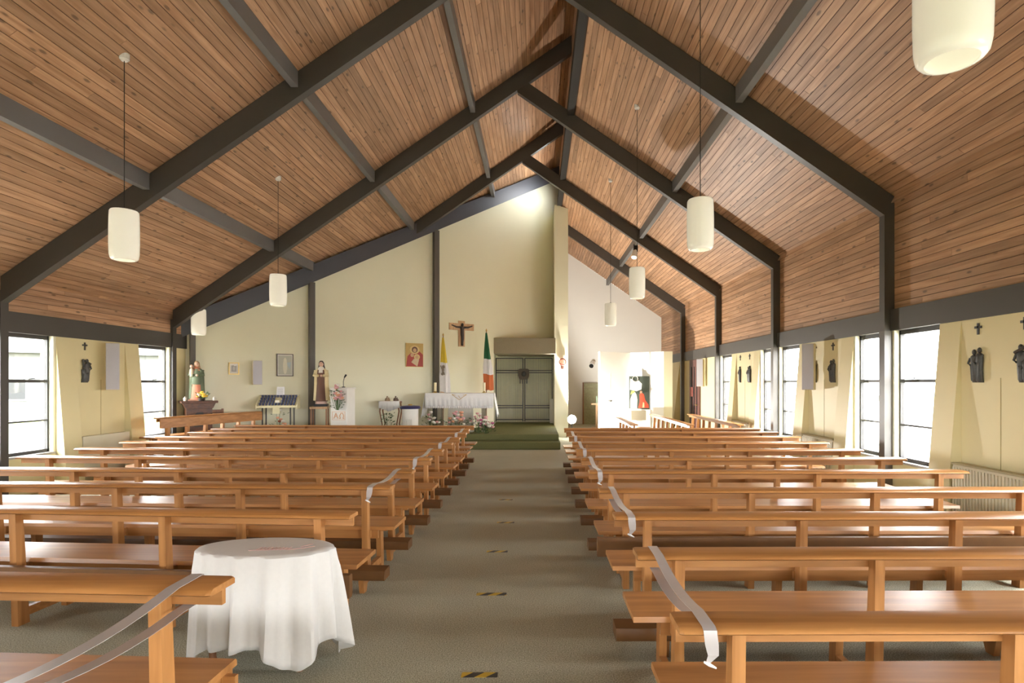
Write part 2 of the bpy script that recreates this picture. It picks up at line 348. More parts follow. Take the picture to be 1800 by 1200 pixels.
# --- unseen rear wall; its windows are added to light the nave from behind
ZRG = 1.9
m = MB(); m.box(-7.95, 5.35, YB-.3, YB, 0, .5); m.box(-7.95, 5.35, YB-.3, YB, ZRG, 9.3)
for x0_, x1_ in ((-7.95, -4.5), (-1.9, 1.5), (4.6, 5.35)): m.box(x0_, x1_, YB-.3, YB, .5, ZRG)
tag(m.obj('wall_rear', CREAM), 'cream rear wall with added windows', 'wall', kind='structure')
for k, (x0, x1) in enumerate(((-4.5, -1.9), (1.5, 4.6))):
    e = thing('window_%d' % wn, 'added rear window lighting the %s side pews from behind' % ['altar', 'shrine'][k], 'window', ((x0+x1)/2, YB-.15, 0), kind='structure'); wn += 1
    h = (x1-x0)/2
    for (a, b) in ((-h, -h+.06), (-.03, .03), (h-.06, h)): MB().box(a, b, -.03, .03, .5, ZRG).obj('window_frame', FRAME, e)
    for (a, b) in ((.5, .56), (ZRG-.06, ZRG)): MB().box(-h, h, -.03, .03, a, b).obj('window_frame', FRAME, e)
    for (a, b) in ((-h+.06, -.03), (.03, h-.06)): MB().box(a, b, -.003, .003, .56, ZRG-.06).obj('pane', GLASS, e)
    pd = bpy.data.lights.new('sky_portal', 'AREA'); pd.shape = 'RECTANGLE'; pd.size = x1-x0; pd.size_y = ZRG-.5
    po = bpy.data.objects.new('sky_portal', pd); COL.objects.link(po); po.location = ((x0+x1)/2, YB-.2, (ZRG+.5)/2); po.rotation_euler = (R(-90), 0, R(180)); pd.cycles.is_portal = True

# --- slanting front wall with blue-grey head beam
def ws(px): p = wy(px); return (p-W0).dot(WD)
sG0, sG1 = ws(868), ws(975); sEnd = sG1+.25
def beamz(s, off): x = W0.x+WD.x*s; return zl(x)-off
fw = thing('wall_front', 'cream slanting wall behind the altar with statues and pictures', 'wall', (W0.x, W0.y, 0), WA, kind='structure')
def wallpiece(s0, s1, z0, off0=.05, name='wall_section'):
    p = [(s0, z0), (s1, z0), (s1, beamz(s1, off0)), (s0, beamz(s0, off0))]
    return MB().prism(p, 'y', 0, .2).obj(name, CREAM, fw)
wallpiece(-.4, sG0, 0); wallpiece(sG0, sEnd, 3.04)
MB().prism([(-.25, beamz(-.25, .46)), (sEnd, beamz(sEnd, .46)), (sEnd, beamz(sEnd, .02)), (-.25, beamz(-.25, .02))], 'y', -.12, -.002).obj('head_beam', BLUEB, fw)
for px, wd in ((333, .10), (546.5, .13), (764.5, .15)):
    s = max(ws(px), .06); MB().box(s-wd/2, s+wd/2, -.13, -.001, 0, beamz(s, .45)).obj('post', mat('post_paint', (0.105, 0.095, 0.08), .45), fw)
# recess with lintel behind the gates
gr = thing('wall_recess', 'pale recess closed by the metal gates', 'wall', kind='structure')
xg0, xg1 = -1.42, .53
MB().box(xg0-.3, xg1+.4, 19.35, 19.5, 0, 3.0).obj('back_panel', mat('lit_recess_plaster', (0.84, 0.82, 0.62), .7), gr)  # plaster colour lightened in place of light inside the recess
MB().box(xg0-.1, xg0-.0, 17.35, 19.36, 0, 3.0).obj('reveal', CREAM, gr)
lt = MB().box(-1.34, .55, 17.38, 19.36, 2.585, 3.06).obj('trim_%d' % tr, STONE); tr += 1
tag(lt, 'rough grey stone lintel above the metal gates', 'lintel', kind='structure')
# pier and end wall
pr = MB().prism([(.53, 0), (.96, 0), (.96, zr(.96)), (.53, zr(.76))], 'y', 17.9, 19.6).obj('wall_pier', CREAM)
tag(pr, 'tall cream pier beside the gates carrying a red lamp', 'wall', kind='structure')
tag(MB().prism([(.9, 0), (WR+.2, 0), (WR+.2, zr(WR+.2)), (.9, zr(.9))], 'y', 23.22, 23.5).obj('wall_end', WHITEP), 'white end wall behind the shrine niche', 'wall', kind='structure')
tag(MB().box(.8, .95, 19.6, 23.22, 0, 8.2).obj('wall_return', WHITEP), 'white return wall running back from the pier', 'wall', kind='structure')
# sanctuary steps
def platform(name, pts, z0, z1, label):
    return tag(MB().prism(pts, 'z', z0, z1).obj(name, STEPG, None, False, .02), label, 'step', kind='structure')
def wp(s, off): p = W0+WD*s+WN*off; return (p.x, p.y)
platform('floor_step', [(.58, 14.40), (-2.55, 14.40), (-5.45, 12.35), wp(1.55, .02), wp(sG0-.1, .02), (-1.3, 17.6), (-1.3, 19.3), (.52, 19.3), (.52, 17.9), (.58, 17.85)], 0, .188, 'lower green carpeted sanctuary step')
platform('floor_sanctuary', [(.55, 14.80), (-2.6, 14.80), (-5.3, 12.80), wp(1.95, .02), wp(sG0-.1, .02), (-1.38, 17.6), (-1.42, 19.34), (.52, 19.34), (.52, 17.9), (.55, 17.85)], .188, .353, 'upper green carpeted sanctuary platform carrying the altar')
PZ = .353

# --- door in the shrine side wall
d = thing('door_1', 'dark brown side door with a red notice', 'door', (WR-.02, 18.08, 0), kind='structure')
MB().box(-.02, .03, -.58, .58, 0, ZW-.01).obj('door_leaf', mat('brown_door', (0.13, 0.055, 0.045), .5), d)
for y in (-.3, 0, .3): MB().box(-.035, -.02, y-.03, y+.03, .2, 2.2).obj('dark_strip', BLACK, d)
MB().box(-.05, -.035, .12, .40, 1.25, 1.55).obj('notice', C('red_notice', (0.55, 0.18, 0.15)), d)
MB().tube([(-.06, -.45, 1.0), (-.09, -.45, 1.0), (-.09, -.32, 1.0)], .012).obj('door_handle', BRASS, d)

# ================================================================== PEWS
LEDGE = MB().prism([(0, .789), (.0, .808), (.012, .820), (.160, .820), (.165, .815), (.165, .785), (.02, .785)], 'x', 0, 1)
def ledge_mesh(x0, x1, m, dz=0.0):
    prof = [(.006, .794), (-.004, .802), (.002, .812), (.016, .820), (.158, .820), (.165, .813), (.165, .792), (.03, .793)]
    b = MB(); n = len(prof); c = .012
    for x in (x0, x0+c, x1-c, x1):
        sh = .012 if x in (x0, x1) else 0
        b.v += [(x, p[0]+(sh if p[0] < .08 else -sh*.3), p[1]-(.003 if sh and p[1] > .8 else 0)) for p in prof]
    for k in range(3):
        for i in range(n): b.f.append((k*n+i, k*n+(i+1) % n, (k+1)*n+(i+1) % n, (k+1)*n+i)); b.mi.append(0)
    b.f.append(tuple(range(n))); b.f.append(tuple(range(3*n, 4*n))); b.mi += [0, 0]
    b.v = [(v[0], v[1], v[2]+dz) for v in b.v]
    return b.mesh('ledge', m, True)
class PewKit:
    def __init__(s, x0, x1, frames, mx, dz=0.0):
        s.x0, s.x1, s.frames = x0, x1, frames
        s.ledge = ledge_mesh(x0, x1, mx, dz)
        s.back = MB().box(x0+.004, x1-.004, .085, .108, .735+dz, .793+dz).mesh('backrest_board', mx)
        b = MB().prism([(.135, .425), (.145, .452), (.50, .458), (.51, .448), (.51, .425)], 'x', x0, x1-(.20 if dz else 0)); s.seat = b.mesh('seat', mx)
        s.srail = MB().box(x0+.15, x1-.15, .16, .185, .345, .425).mesh('seat_rail', mx)
        s.frail = MB().box(x0+.15, x1-.15, .41, .435, .345, .425).mesh('seat_rail', mx)
        s.up = MB().hexa([(-.025, .05, 0), (.025, .05, 0), (.025, .135, 0), (-.025, .135, 0), (-.025, .028, .793+dz), (.025, .028, .793+dz), (.025, .084, .793+dz), (-.025, .084, .793+dz)]).mesh('upright', OAKZ)
        s.leg = MB().hexa([(-.022, .43, 0), (.022, .43, 0), (.022, .50, 0), (-.022, .50, 0), (-.022, .40, .424), (.022, .40, .424), (.022, .48, .424), (-.022, .48, .424)]).mesh('leg', OAKZ)
        s.foot = MB().box(-.02, .02, .13, .475, .05, .11).mesh('foot_rail', mx)
        s.bear = MB().box(-.02, .02, .13, .43, .36, .424).mesh('seat_bearer', mx)
        k0, k1 = x0-.03 if x1 > 1 else x0+.05, x1+.03 if x1 < 1 else x1-.05
        pd = MB().prism([(-.235, .115), (-.245, .14), (-.23, .19), (-.10, .198), (-.09, .185), (-.09, .115)], 'x', k0, k1); s.pad_dn = pd.mesh('kneeler', KNEE, True)
        pu = MB().prism([(-.06, .30), (-.02, .30), (-.005, .32), (-.01, .445), (-.03, .455), (-.06, .45)], 'x', k0, k1); s.pad_up = pu.mesh('kneeler', KNEE, True)
        s.kf = MB().hexa([(-.02, -.20, 0), (.02, -.20, 0), (.02, -.14, 0), (-.02, -.14, 0), (-.02, -.225, .116), (.02, -.225, .116), (.02, -.10, .116), (-.02, -.10, .116)]).mesh('kneeler_foot', OAKZ)
        s.ka = MB().box(-.012, .012, -.10, .06, .10, .135).mesh('kneeler_arm', OAKZ)
        s.ku = MB().box(-.012, .012, -.03, .06, .34, .375).mesh('kneeler_arm', OAKZ)
    def make(s, loc, rz, label, group, down=True, name='pew'):
        e = thing(name, label, 'pew', loc, rz, group)
        for me in (s.ledge, s.back, s.seat, s.srail, s.frail): link(me.name.split('.')[0], me, e)
        for x in s.frames:
            for me in (s.up, s.leg, s.foot, s.bear):
                o = link(me.name.split('.')[0], me, e); o.location.x = x
        k = link('kneeler', s.pad_dn if down else s.pad_up, e)
        for x in s.frames[::2] if len(s.frames) > 2 else s.frames:
            if down: o = link('kneeler_foot', s.kf, k); o.location.x = x+.06
            o = link('kneeler_arm', s.ka if down else s.ku, k); o.location.x = x+.06
        return e
ORD = ['first', 'second', 'third', 'fourth', 'fifth', 'sixth', 'seventh', 'eighth', 'ninth', 'tenth', 'eleventh', 'twelfth']
RY = [2.03, 2.885, 3.72, 4.63, 5.60, 6.55, 7.42, 8.30, 9.20, 10.05, 10.86]
LY = [1.18, 2.05, 3.745, 4.78, 5.62, 6.55, 7.40, 8.22, 9.0, 9.85, 10.65, 11.47]
kr = PewKit(0, 3.77, [.22, 1.25, 2.28, 3.50], OAKX)
klt = PewKit(-4.96, 0, [-.225, -1.315, -2.405, -3.495, -4.585], OAKX, .13)
kl = PewKit(-4.96, 0, [-.225, -1.315, -2.405, -3.495, -4.585], OAKX)
RBX, LBX = .615, -1.41                         # where the ribbons lie
for i, y in enumerate(RY):
    n = len(RY)-1-i
    kr.make((.51, y, 0), R(.35), 'varnished oak pew, %s row back from the sanctuary in the shrine side block' % ORD[n], 'shrine side pews', down=(i != 3))
for i, y in enumerate(LY):
    n = len(LY)-1-i
    a = 4.0 if i == 2 else (3.0 if i <= 1 else 2.2)
    x = -1.185 if i <= 1 else (-1.245 if i < 10 else -1.29)
    (klt if i <= 1 else kl).make((x, y, 0), R(-a), 'varnished oak pew, %s row back from the sanctuary in the altar side block' % ORD[n], 'altar side pews', down=(i != 2))
def side_pew(x, y0, y1, rz, z, label):
    L_ = y1-y0; k = PewKit(0, L_, [.25+(L_-.5)*t_/max(1, round(L_/0.62)) for t_ in range(max(1, round(L_/0.62))+1)], OAKY)
    return k.make((x, y0, z), rz, label, 'side pews facing across the sanctuary', True, 'side_pew')
side_pew(2.12, 11.95, 14.40, R(90), 0, 'oak side pew standing in front of the white shrine niche')
side_pew(3.30, 11.95, 16.0, R(90), 0, 'oak side pew between the shrine niche pew and the wall pew')
side_pew(4.36, 11.95, 16.0, R(90), 0, 'oak side pew nearest the yellow wall and side door')
# ribbons
def ribbon(x, ya, yb, dz, label, lower=True, group='silver ribbons tied over pew ledges', xb=None):
    xb = x if xb is None else xb; t = .824
    path = [(-.028, .715), (-.040, .745), (-.022, .775), (-.010, .800), (-.004, .816), (.016, t)]
    top = [(ya+p[0], p[1]) for p in path]+[(ya+.09, t), (ya+.165, t)]
    n = 8
    for k in range(1, n): f = k/n; top.append((ya+.165+(yb-ya-.165)*f, t-.030*4*f*(1-f)))
    top += [(yb+.01, t), (yb+.09, t), (yb+.160, t), (yb+.170, .806), (yb+.172, .75), (yb+.14, .725), (yb+.02, .725)]
    if lower:
        for k in range(1, n): f = k/n; top.append((yb+.02+(ya+.20-yb-.02)*f, (.725+.06*f)-.03*4*f*(1-f)))
        top.append((ya+.172, .785)); top.append((ya+.170, .800))
    top = [(p[0], p[1]+dz) for p in top]
    wd = .024; b = MB(); nn = len(top)
    ring = []
    for i, (y, z) in enumerate(top):
        f = min(1, max(0, (y-ya)/(yb-ya))); xc = x+(xb-x)*f
        p, q = top[max(i-1, 0)], top[min(i+1, nn-1)]; d = Vector((q[0]-p[0], q[1]-p[1])).normalized(); nx, nz_ = -d.y*.0008, d.x*.0008
        hw = wd*(.35 if i == 0 else (.8 if i == 1 else 1)); xo = -.014 if i == 0 else 0
        b.v += [(xc-hw+xo, y+nx, z+nz_), (xc+hw+xo, y+nx, z+nz_), (xc+hw+xo, y-nx, z-nz_), (xc-hw+xo, y-nx, z-nz_)]
    for i in range(nn-1):
        for k in range(4): b.f.append((i*4+k, i*4+(k+1) % 4, i*4+4+(k+1) % 4, i*4+4+k)); b.mi.append(0)
    b.f.append((0, 1, 2, 3)); b.f.append((nn*4-4, nn*4-3, nn*4-2, nn*4-1)); b.mi += [0, 0]
    e = thing('ribbon', label, 'ribbon', (x, ya, .72+dz), 0, group)
    for v in range(len(b.v)): p = b.v[v]; b.v[v] = (p[0]-x, p[1]-ya, p[2]-.72-dz)
    b.obj('band', RIB, e, True)
    MB().tube([(-.03, -.03, -.002), (-.012, -.032, -.010), (.012, -.034, -.022)], [.004, .007, .003], 6).obj('knot', mat('knot_white', (.8, .79, .78), .5), e)
    return e
for a in (0, 2, 4, 6, 8):
    ribbon(RBX, RY[a], RY[a+1], 0.0, 'silver satin ribbon joining the %s and %s shrine side pew rows back from the sanctuary' % (ORD[10-a], ORD[9-a]))
for a in (0, 3, 5, 7, 9):
    x = LBX if a else -1.325
    da = .006 if a else .0
    ribbon(x, LY[a]+.007, LY[a+1]+.007, 0.0 if a else .13, 'silver satin ribbon joining the %s and %s altar side pew rows back from the sanctuary' % (ORD[11-a], ORD[10-a]))

# ================================================================== OVAL TABLE
tb = thing('oval_table', 'small brown oval table hidden under a white cloth', 'table', (-1.655, 3.46, 0))
MB().loft([(.670, 0, 0, .395, .195), (.698, 0, 0, .40, .20)], 40).obj('table_top', MIDW, tb)
for x, y in ((-.27, -.09), (.25, -.10), (-.25, .10), (.25, .10)):
    MB().loft([(0, x, y, .020, .020), (.05, x, y, .026, .026), (.08, x, y, .020, .020), (.30, x, y, .026, .026), (.67, x, y, .024, .024)], 10).obj('leg', MIDW, tb, True)
b = MB(); NA, NT = 144, 16
def edge(a): return .41*math.cos(a), .208*math.sin(a)
b.v.append((0, 0, .703))
for rr in (.5, .85, .97):
    for k in range(NA): x, y = edge(2*math.pi*k/NA); b.v.append((x*rr, y*rr, .703 if rr < .9 else .7025))
for j in range(1, NT+1):
    t_ = j/NT
    for k in range(NA):
        a = 2*math.pi*k/NA; x, y = edge(a)
        nx, ny = math.cos(a)*.5, math.sin(a); l_ = math.hypot(nx, ny); nx /= l_; ny /= l_
        cor = max(max(0, math.cos(a-c))**14 for c in (R(-52), R(205), R(20), R(130)))
        drop = .495+.03*math.sin(3*a+1)+.165*cor
        q_ = .5+.5*math.sin(15*a+1.1*math.sin(3*a)+.6); fold = (q_**1.6)*1.5-.55+.25*math.sin(29*a+1.3)
        out = .012*min(1, t_*6)+(t_**.75)*(.048*fold+.036+.07*cor)*(1 if math.sin(a) < .1 else .3)*(.25 if math.cos(a) < -.8 else (.25+.75*(math.cos(a)+.8)/.5 if math.cos(a) < -.3 else 1))
        rz_ = .012*(1-math.cos(min(1, t_*5)*math.pi/2))
        z = .702-(drop*t_ if j > 1 else .010)
        b.v.append((x*.985+nx*out, y*.985+ny*out, z))
for k in range(NA): b.f.append((0, 1+k, 1+(k+1) % NA)); b.mi.append(0)
for j in range(NT+2):
    for k in range(NA):
        o = 1+j*NA; b.f.append((o+k, o+NA+k, o+NA+(k+1) % NA, o+(k+1) % NA)); b.mi.append(0)
tc = b.obj('tablecloth', CLOTH, None, True); tc.location = (-1.655, 3.46, 0)
sm = tc.modifiers.new('thickness', 'SOLIDIFY'); sm.thickness = .002
EMB = C('rose_thread', (.50, .30, .27), .9)
for k in range(9):
    x_ = -.02+.022*k; MB().tube([(x_, -.07+.004*(k % 3), .7045), (x_+.012, -.02-.004*(k % 2), .7045)], .0022, 5).obj('embroidery', EMB, tc)
MB().tube([(.22, -.01, .7045), (.27, .05, .7045)], .002, 5).obj('embroidery', EMB, tc); MB().tube([(-.06, -.085, .7045), (.20, -.06, .7045), (.30, .0, .7045)], .0018, 5).obj('embroidery', EMB, tc)
tag(tc, 'white linen cloth draped in folds over the oval table', 'tablecloth')

# ================================================================== FLOOR TAPES
TAPE = bpy.data.materials.new('hazard_tape'); t, N, L, P = nodes(TAPE)
tcn = N.new('ShaderNodeTexCoord'); sx_ = N.new('ShaderNodeSeparateXYZ'); L.new(tcn.outputs['Object'], sx_.inputs[0])
ad = N.new('ShaderNodeMath'); ad.operation = 'SUBTRACT'; L.new(sx_.outputs['X'], ad.inputs[0]); L.new(sx_.outputs['Y'], ad.inputs[1])
ml = N.new('ShaderNodeMath'); ml.operation = 'MULTIPLY'; ml.inputs[1].default_value = 7.5; L.new(ad.outputs[0], ml.inputs[0])
fr_ = N.new('ShaderNodeMath'); fr_.operation = 'FRACT'; L.new(ml.outputs[0], fr_.inputs[0])
gt = N.new('ShaderNodeMath'); gt.operation = 'GREATER_THAN'; gt.inputs[1].default_value = .5; L.new(fr_.outputs[0], gt.inputs[0])
mxc = N.new('ShaderNodeMix'); mxc.data_type = 'RGBA'; mxc.inputs['A'].default_value = (.55, .36, .03, 1); mxc.inputs['B'].default_value = (.03, .03, .03, 1)
L.new(gt.outputs[0], mxc.inputs['Factor']); L.new(mxc.outputs['Result'], P.inputs['Base Color']); P.inputs['Roughness'].default_value = .5
for k, (px, py, wd) in enumerate(((843, 1186, .21), (864, 1044, .24), (874, 969, .21), (889, 918, .21), (889, 878, .2))):
    y = 1700/(py-672); x = (px-945)/1000*y
    o = MB().box(-wd/2, wd/2, -.028, .028, 0, .002).obj('floor_tape', TAPE); o.location = (x, y, 0)
    tag(o, 'yellow and black distance tape on the aisle carpet, %s from the sanctuary steps' % ORD[4-k], 'tape', 'distance tapes along the aisle')

# ================================================================== PENDANT LAMPS
prof = [(.0, .100), (.004, .118), (.02, .132), (.06, .140), (.18, .1435), (.34, .1435), (.46, .141), (.53, .138), (.545, .130), (.548, .02)]
b = MB(); b.loft([(z, 0, 0, r, r) for z, r in prof], 28, False)
b.loft([(.0, 0, 0, .100, .100), (.03, 0, 0, .122, .122), (.53, 0, 0, .130, .130)], 28, False)
SHM = b.mesh('shade', SHADE, True)
BULB = MB().loft([(.10, 0, 0, .02, .02), (.13, 0, 0, .045, .045), (.18, 0, 0, .05, .05), (.24, 0, 0, .025, .025), (.30, 0, 0, .018, .018)], 12).mesh('bulb', mat('frosted_bulb', (.9, .9, .88), .4), True)
def pendant(x, y, zb, ztop, label):
    e = thing('pendant_lamp', label, 'lamp', (x, y, zb), 0, 'opal pendant lamps')
    link('shade', SHM, e); link('bulb', BULB, e)
    MB().cyl(0, 0, .30, .57, .018, 10).obj('lamp_holder', BLACK, e)
    MB().cyl(0, 0, .57, ztop-zb-.03, .0045, 6).obj('cord', BLACK, e)
    MB().loft([(ztop-zb-.05, 0, 0, .03, .03), (ztop-zb-.03, 0, 0, .05, .05), (ztop-zb+.03, 0, 0, .052, .052)], 14).obj('ceiling_rose', mat('white_plastic', (.75, .74, .70), .4), e, True)
for k, y in enumerate((2.43, 6.29, 10.02)): pendant(-4.57, y, 3.05, zl(-4.57)-.0, 'white opal cylinder pendant over the altar side pews, %s from the slanting wall' % ORD[2-k])
for k, y in enumerate((2.43, 6.19, 10.12, 13.80)): pendant(1.77, y, 3.02+(.12 if k == 1 else (.17 if k in (2,) else .05)), zr(1.77), 'white opal cylinder pendant over the shrine side pews, %s from the white end wall' % ORD[3-k])
pendant(-7.18, 12.05, 2.70, zl(-7.18), 'white opal pendant tucked in the corner beside the mother and child statue')
# spotlight under the purlin
e = thing('ceiling_spotlight', 'small white spotlight clamped below the purlin over the shrine side', 'spotlight', (2.83, 16.5, 5.46), 0)
MB().box(-.05, .07, -.06, .06, .02, .24).obj('bracket', BLACK, e)
MB().tube([(0, 0, .05), (-.05, -.10, -.16)], [.07, .085], 12).obj('lamp_head', mat('white_enamel', (.82, .82, .80), .4), e, True)

# ================================================================== WALL FITTINGS ON THE SIDES
def station(sx, X, y, label, kind):
    b = MB(); rnd = random.Random(sum(map(ord, label)))
    ppl = {0: [(-.035, 1.0, .0), (.035, .95, .01)], 1: [(0, 1.0, 0)], 2: [(-.03, .7, 0), (.02, 1.0, .015)]}[kind]
    for (dy, h, lean) in ppl:
        H = .40*h
        b.loft([(0, 0, dy, .016, .045), (.03, -sx*.01, dy, .024, .050), (H*.35, -sx*.012, dy+lean, .026, .040), (H*.6, -sx*.012, dy+lean, .027, .048), (H*.78, -sx*.012, dy+lean, .024, .052), (H*.83, -sx*.012, dy+lean, .014, .020)], 10)
        b.ball(-sx*.012, dy+lean, H*.91, .022, .024, .034, 8, 5)
        b.tube([(-sx*.02, dy+lean+.045, H*.74), (-sx*.035, dy+lean+.06, H*.58), (-sx*.04, dy+lean+.02, H*.52)], [.014, .012, .01], 6)
        for q in range(4): yy = dy+rnd.uniform(-.03, .03); b.tube([(-sx*.028, yy, .02), (-sx*.034, yy+lean, H*.55)], .007, 5)
    if kind == 2: b.tube([(-sx*.03, -.08, H*.95), (-sx*.03, .09, H*.78)], .016, 6); b.tube([(-sx*.03, -.06, H*.7), (-sx*.03, -.07, H*.95)], .016, 6)
    o = b.obj('relief_figure', BRONZE, None, True); o.location = (X-sx*.005, y, 1.70)
    tag(o, label, 'relief', 'bronze station reliefs')
    c = MB().box(-.012, .0, -.013, .013, -.065, .065); c.box(-.012, 0, -.05, .05, .005, .032)
    oc = c.obj('wall_cross', BRONZE); oc.location = (X-(.0 if sx > 0 else -.012), y, 2.31)
    tag(oc, 'small cross above '+label.replace(',', ' on'), 'cross', 'small crosses above the stations')
def column_speaker(loc, rz, label, h=.82):
    e = thing('column_speaker', label, 'speaker', loc, rz, 'column speakers')
    MB().box(-.10, .10, -.05, .08, 0, h).obj('cabinet', SPKS, e, False, .006)
    MB().box(-.095, .095, -.062, -.05, .006, h-.006).obj('grille', SPK, e, False, .004)
    MB().box(-.03, .03, .08, .12, h*.35, h*.65).obj('bracket', BLACK, e)
ctr = [(a+.98+b-.95)/2 for a, b in zip(FR[:-1], FR[1:])]
pl = ['before fourth post', 'past fourth post', 'past fifth post']
for j, i in enumerate((2, 3, 4)):
    for k, dy in enumerate((-.31, .31)):
        station(1, WR, ctr[i]+dy, 'bronze relief, %s half of shrine side panel %s' % (['rear', 'front'][k], pl[j]) if True else '%s %s' % (pl[j], ['rear', 'front'][k]), (2 if k == 0 else 0) if j == 0 else k)
for k, dy in enumerate((-.36, .31)):
    station(-1, WL, ctr[3]+dy, 'bronze relief, %s half of altar side panel %s' % (['rear', 'front'][k], pl[1]), [2, 1][k])
column_speaker((WL+.20, 9.97, 1.57), R(40), 'grey column speaker on the altar side wall between two bronze reliefs')
column_speaker((WR-.20, 10.12, 1.57), R(-40), 'grey column speaker on the shrine side wall beside a bronze relief')
column_speaker((WR-.17, 16.95, 1.58), R(-35), 'grey column speaker beside the brown side door')
# radiators
def radiator(sx, X, y0, y1, z0, z1, label, ribs=True):
    e = thing('radiator', label, 'radiator', (X-sx*.09, (y0+y1)/2, z0), 0, 'wall radiators')
    h = (y1-y0)/2
    MB().box(-.035, .035, -h, h, 0, z1-z0).obj('body', RADI, e, False, .008)
    if ribs:
        c = MB()
        for k in range(int((y1-y0)/.045)): y = -h+.02+k*.045; c.box(-sx*.047 if sx > 0 else .035, -.035 if sx > 0 else .047, y, y+.024, .03, z1-z0-.03)
        c.obj('rib_panel', RADI, e)['kind'] = 'stuff'
        MB().box(-.05, .05, -h-.005, h+.005, z1-z0, z1-z0+.02).obj('top_grille', mat('radiator_grille', (.45, .40, .24), .5), e)
    for y in (-h+.15, h-.15): MB().box(-.02 if sx < 0 else .02, .09 if sx > 0 else -.09, y-.02, y+.02, .1, .3).obj('bracket', FRAME, e)
radiator(1, WR, 5.62, 6.71, .15, .74, 'ribbed cream radiator below reliefs before the fourth frame post')
radiator(1, WR, 9.43, 10.51, .15, .74, 'ribbed cream radiator under the shrine side column speaker')
radiator(1, WR, 13.23, 14.31, .15, .74, 'ribbed cream radiator between the fifth and sixth shrine side posts')
radiator(-1, WL, 9.42, 10.50, .12, .80, 'plain cream radiator casing under the altar side column speaker', False)

# ================================================================== SLANTING WALL FURNISHINGS
def wq(px, off):                                # a spot off the slanting wall seen at column px
    u = (px-945.0)/1000.0; p0 = W0+WN*off; k = WD.x/WD.y
    y = (p0.x-k*p0.y)/(u-k); return Vector((u*y, y))
def zz(py, y): return 1.70-(py-672.0)/1000.0*y
# oak side pew at the foot of the slanting wall
ksp = PewKit(0, 2.5, [.2, .62, 1.04, 1.46, 1.88, 2.3], OAKY)
rs = MB().prism([(-7.4, 10.2), (-6.72, 10.2), (-6.06, 12.68), (-6.75, 12.9), (-7.4, 12.5)], 'z', 0, .24).obj('floor_plinth', CARPET); tag(rs, 'low carpeted plinth under the pew beside the mother and child statue', 'plinth', kind='structure')
ksp.make((-6.86, 10.35, .24), R(74), 'oak side pew on a low plinth beside the mother and child statue', 'side pews facing across the sanctuary', False, 'side_pew')
MB().box(.0, 2.5, .005, .028, .62, .793).obj('back_panel', OAKY, bpy.data.objects['side_pew.003'])
def figure(e, robe, mantle, face, hair, h, child=False, veil=None, name=''):
    MB().loft([(.03*h, 0, 0, .15*h, .12*h), (.2*h, 0, 0, .135*h, .11*h), (.45*h, 0, -.005*h, .11*h, .10*h), (.62*h, 0, -.005*h, .115*h, .095*h), (.76*h, 0, 0, .125*h, .085*h), (.81*h, 0, 0, .07*h, .06*h), (.84*h, 0, 0, .035*h, .035*h)], 16).obj('robe', robe, e, True)
    for sx in (-1, 1):
        MB().loft([(.05*h, sx*.11*h, .035*h, .075*h, .11*h), (.3*h, sx*.10*h, .03*h, .07*h, .10*h), (.6*h, sx*.10*h, .015*h, .06*h, .09*h), (.74*h, sx*.095*h, .01*h, .055*h, .085*h), (.80*h, sx*.05*h, .01*h, .04*h, .065*h)], 12).obj('mantle', mantle, e, True)
        MB().tube([(sx*.12*h, -.01*h, .75*h), (sx*.145*h, -.05*h, .64*h), (sx*.05*h, -.12*h, .63*h)], [.045*h, .042*h, .03*h], 8).obj('sleeve', mantle, e, True)
    MB().ball(.02*h, -.13*h, .63*h, .028*h, .03*h, .03*h).obj('hand', SKIN, e, True)
    hd = MB().ball(0, -.012*h, .90*h, .05*h, .055*h, .068*h, 14, 8).obj('head', SKIN, e, True)
    MB().tube([(0, -.062*h, .905*h), (0, -.075*h, .89*h)], [.006*h, .010*h], 6).obj('nose', SKIN, hd)
    for sx in (-1, 1): MB().ball(sx*.019*h, -.058*h, .912*h, .006*h).obj('eye', BLACK, hd)
    MB().box(-.013*h, .013*h, -.064*h, -.052*h, .869*h, .874*h).obj('mouth', C('lip_red', (.45, .15, .12)), hd)
    MB().loft([(.72*h, 0, .04*h, .105*h, .06*h), (.80*h, 0, .035*h, .085*h, .055*h), (.88*h, 0, .022*h, .066*h, .055*h), (.94*h, 0, .010*h, .060*h, .058*h), (.985*h, 0, .004*h, .030*h, .03*h)], 14).obj('veil', veil or hair, e, True)
# mother and child on dark bracket altar
p = wq(349, .42); st = thing('wall_bracket', 'dark carved wooden bracket table carrying the mother and child statue', 'table', (p.x, p.y, 0), WA)
ztop = zz(704, p.y)
MB().box(-.34, .34, -.20, .22, ztop-.05, ztop).obj('table_top', DARKW, st, False, .01)
MB().prism([(-.30, ztop-.05), (.30, ztop-.05), (.25, ztop-.16), (-.25, ztop-.16)], 'y', -.16, .22).obj('cornice', DARKW, st)
MB().box(-.24, .24, -.14, .22, 0, ztop-.16).obj('cabinet', DARKW, st, False, .006)
MB().prism([(-.10, ztop-.55), (.10, ztop-.55), (.10, ztop-.30), (.05, ztop-.24), (-.05, ztop-.24), (-.10, ztop-.30)], 'y', -.15, -.139).obj('arched_panel', BLACK, st)
h = .86
e = thing('mother_statue', 'painted statue of a mother in green mantle and coral robe holding a child', 'statue', (p.x-.05, p.y+.02, ztop), WA*.6)
figure(e, C('coral_robe', (.60, .22, .13)), C('sage_mantle', (.12, .155, .09)), SKIN, None, h, veil=C('tan_hair', (.42, .28, .14)))
MB().loft([(.40*h, 0, -.02*h, .125*h, .105*h), (.55*h, 0, -.015*h, .13*h, .105*h), (.70*h, 0, -.005*h, .135*h, .10*h), (.79*h, 0, 0, .09*h, .075*h)], 16).obj('shawl', MATS['sage_mantle'], e, True)
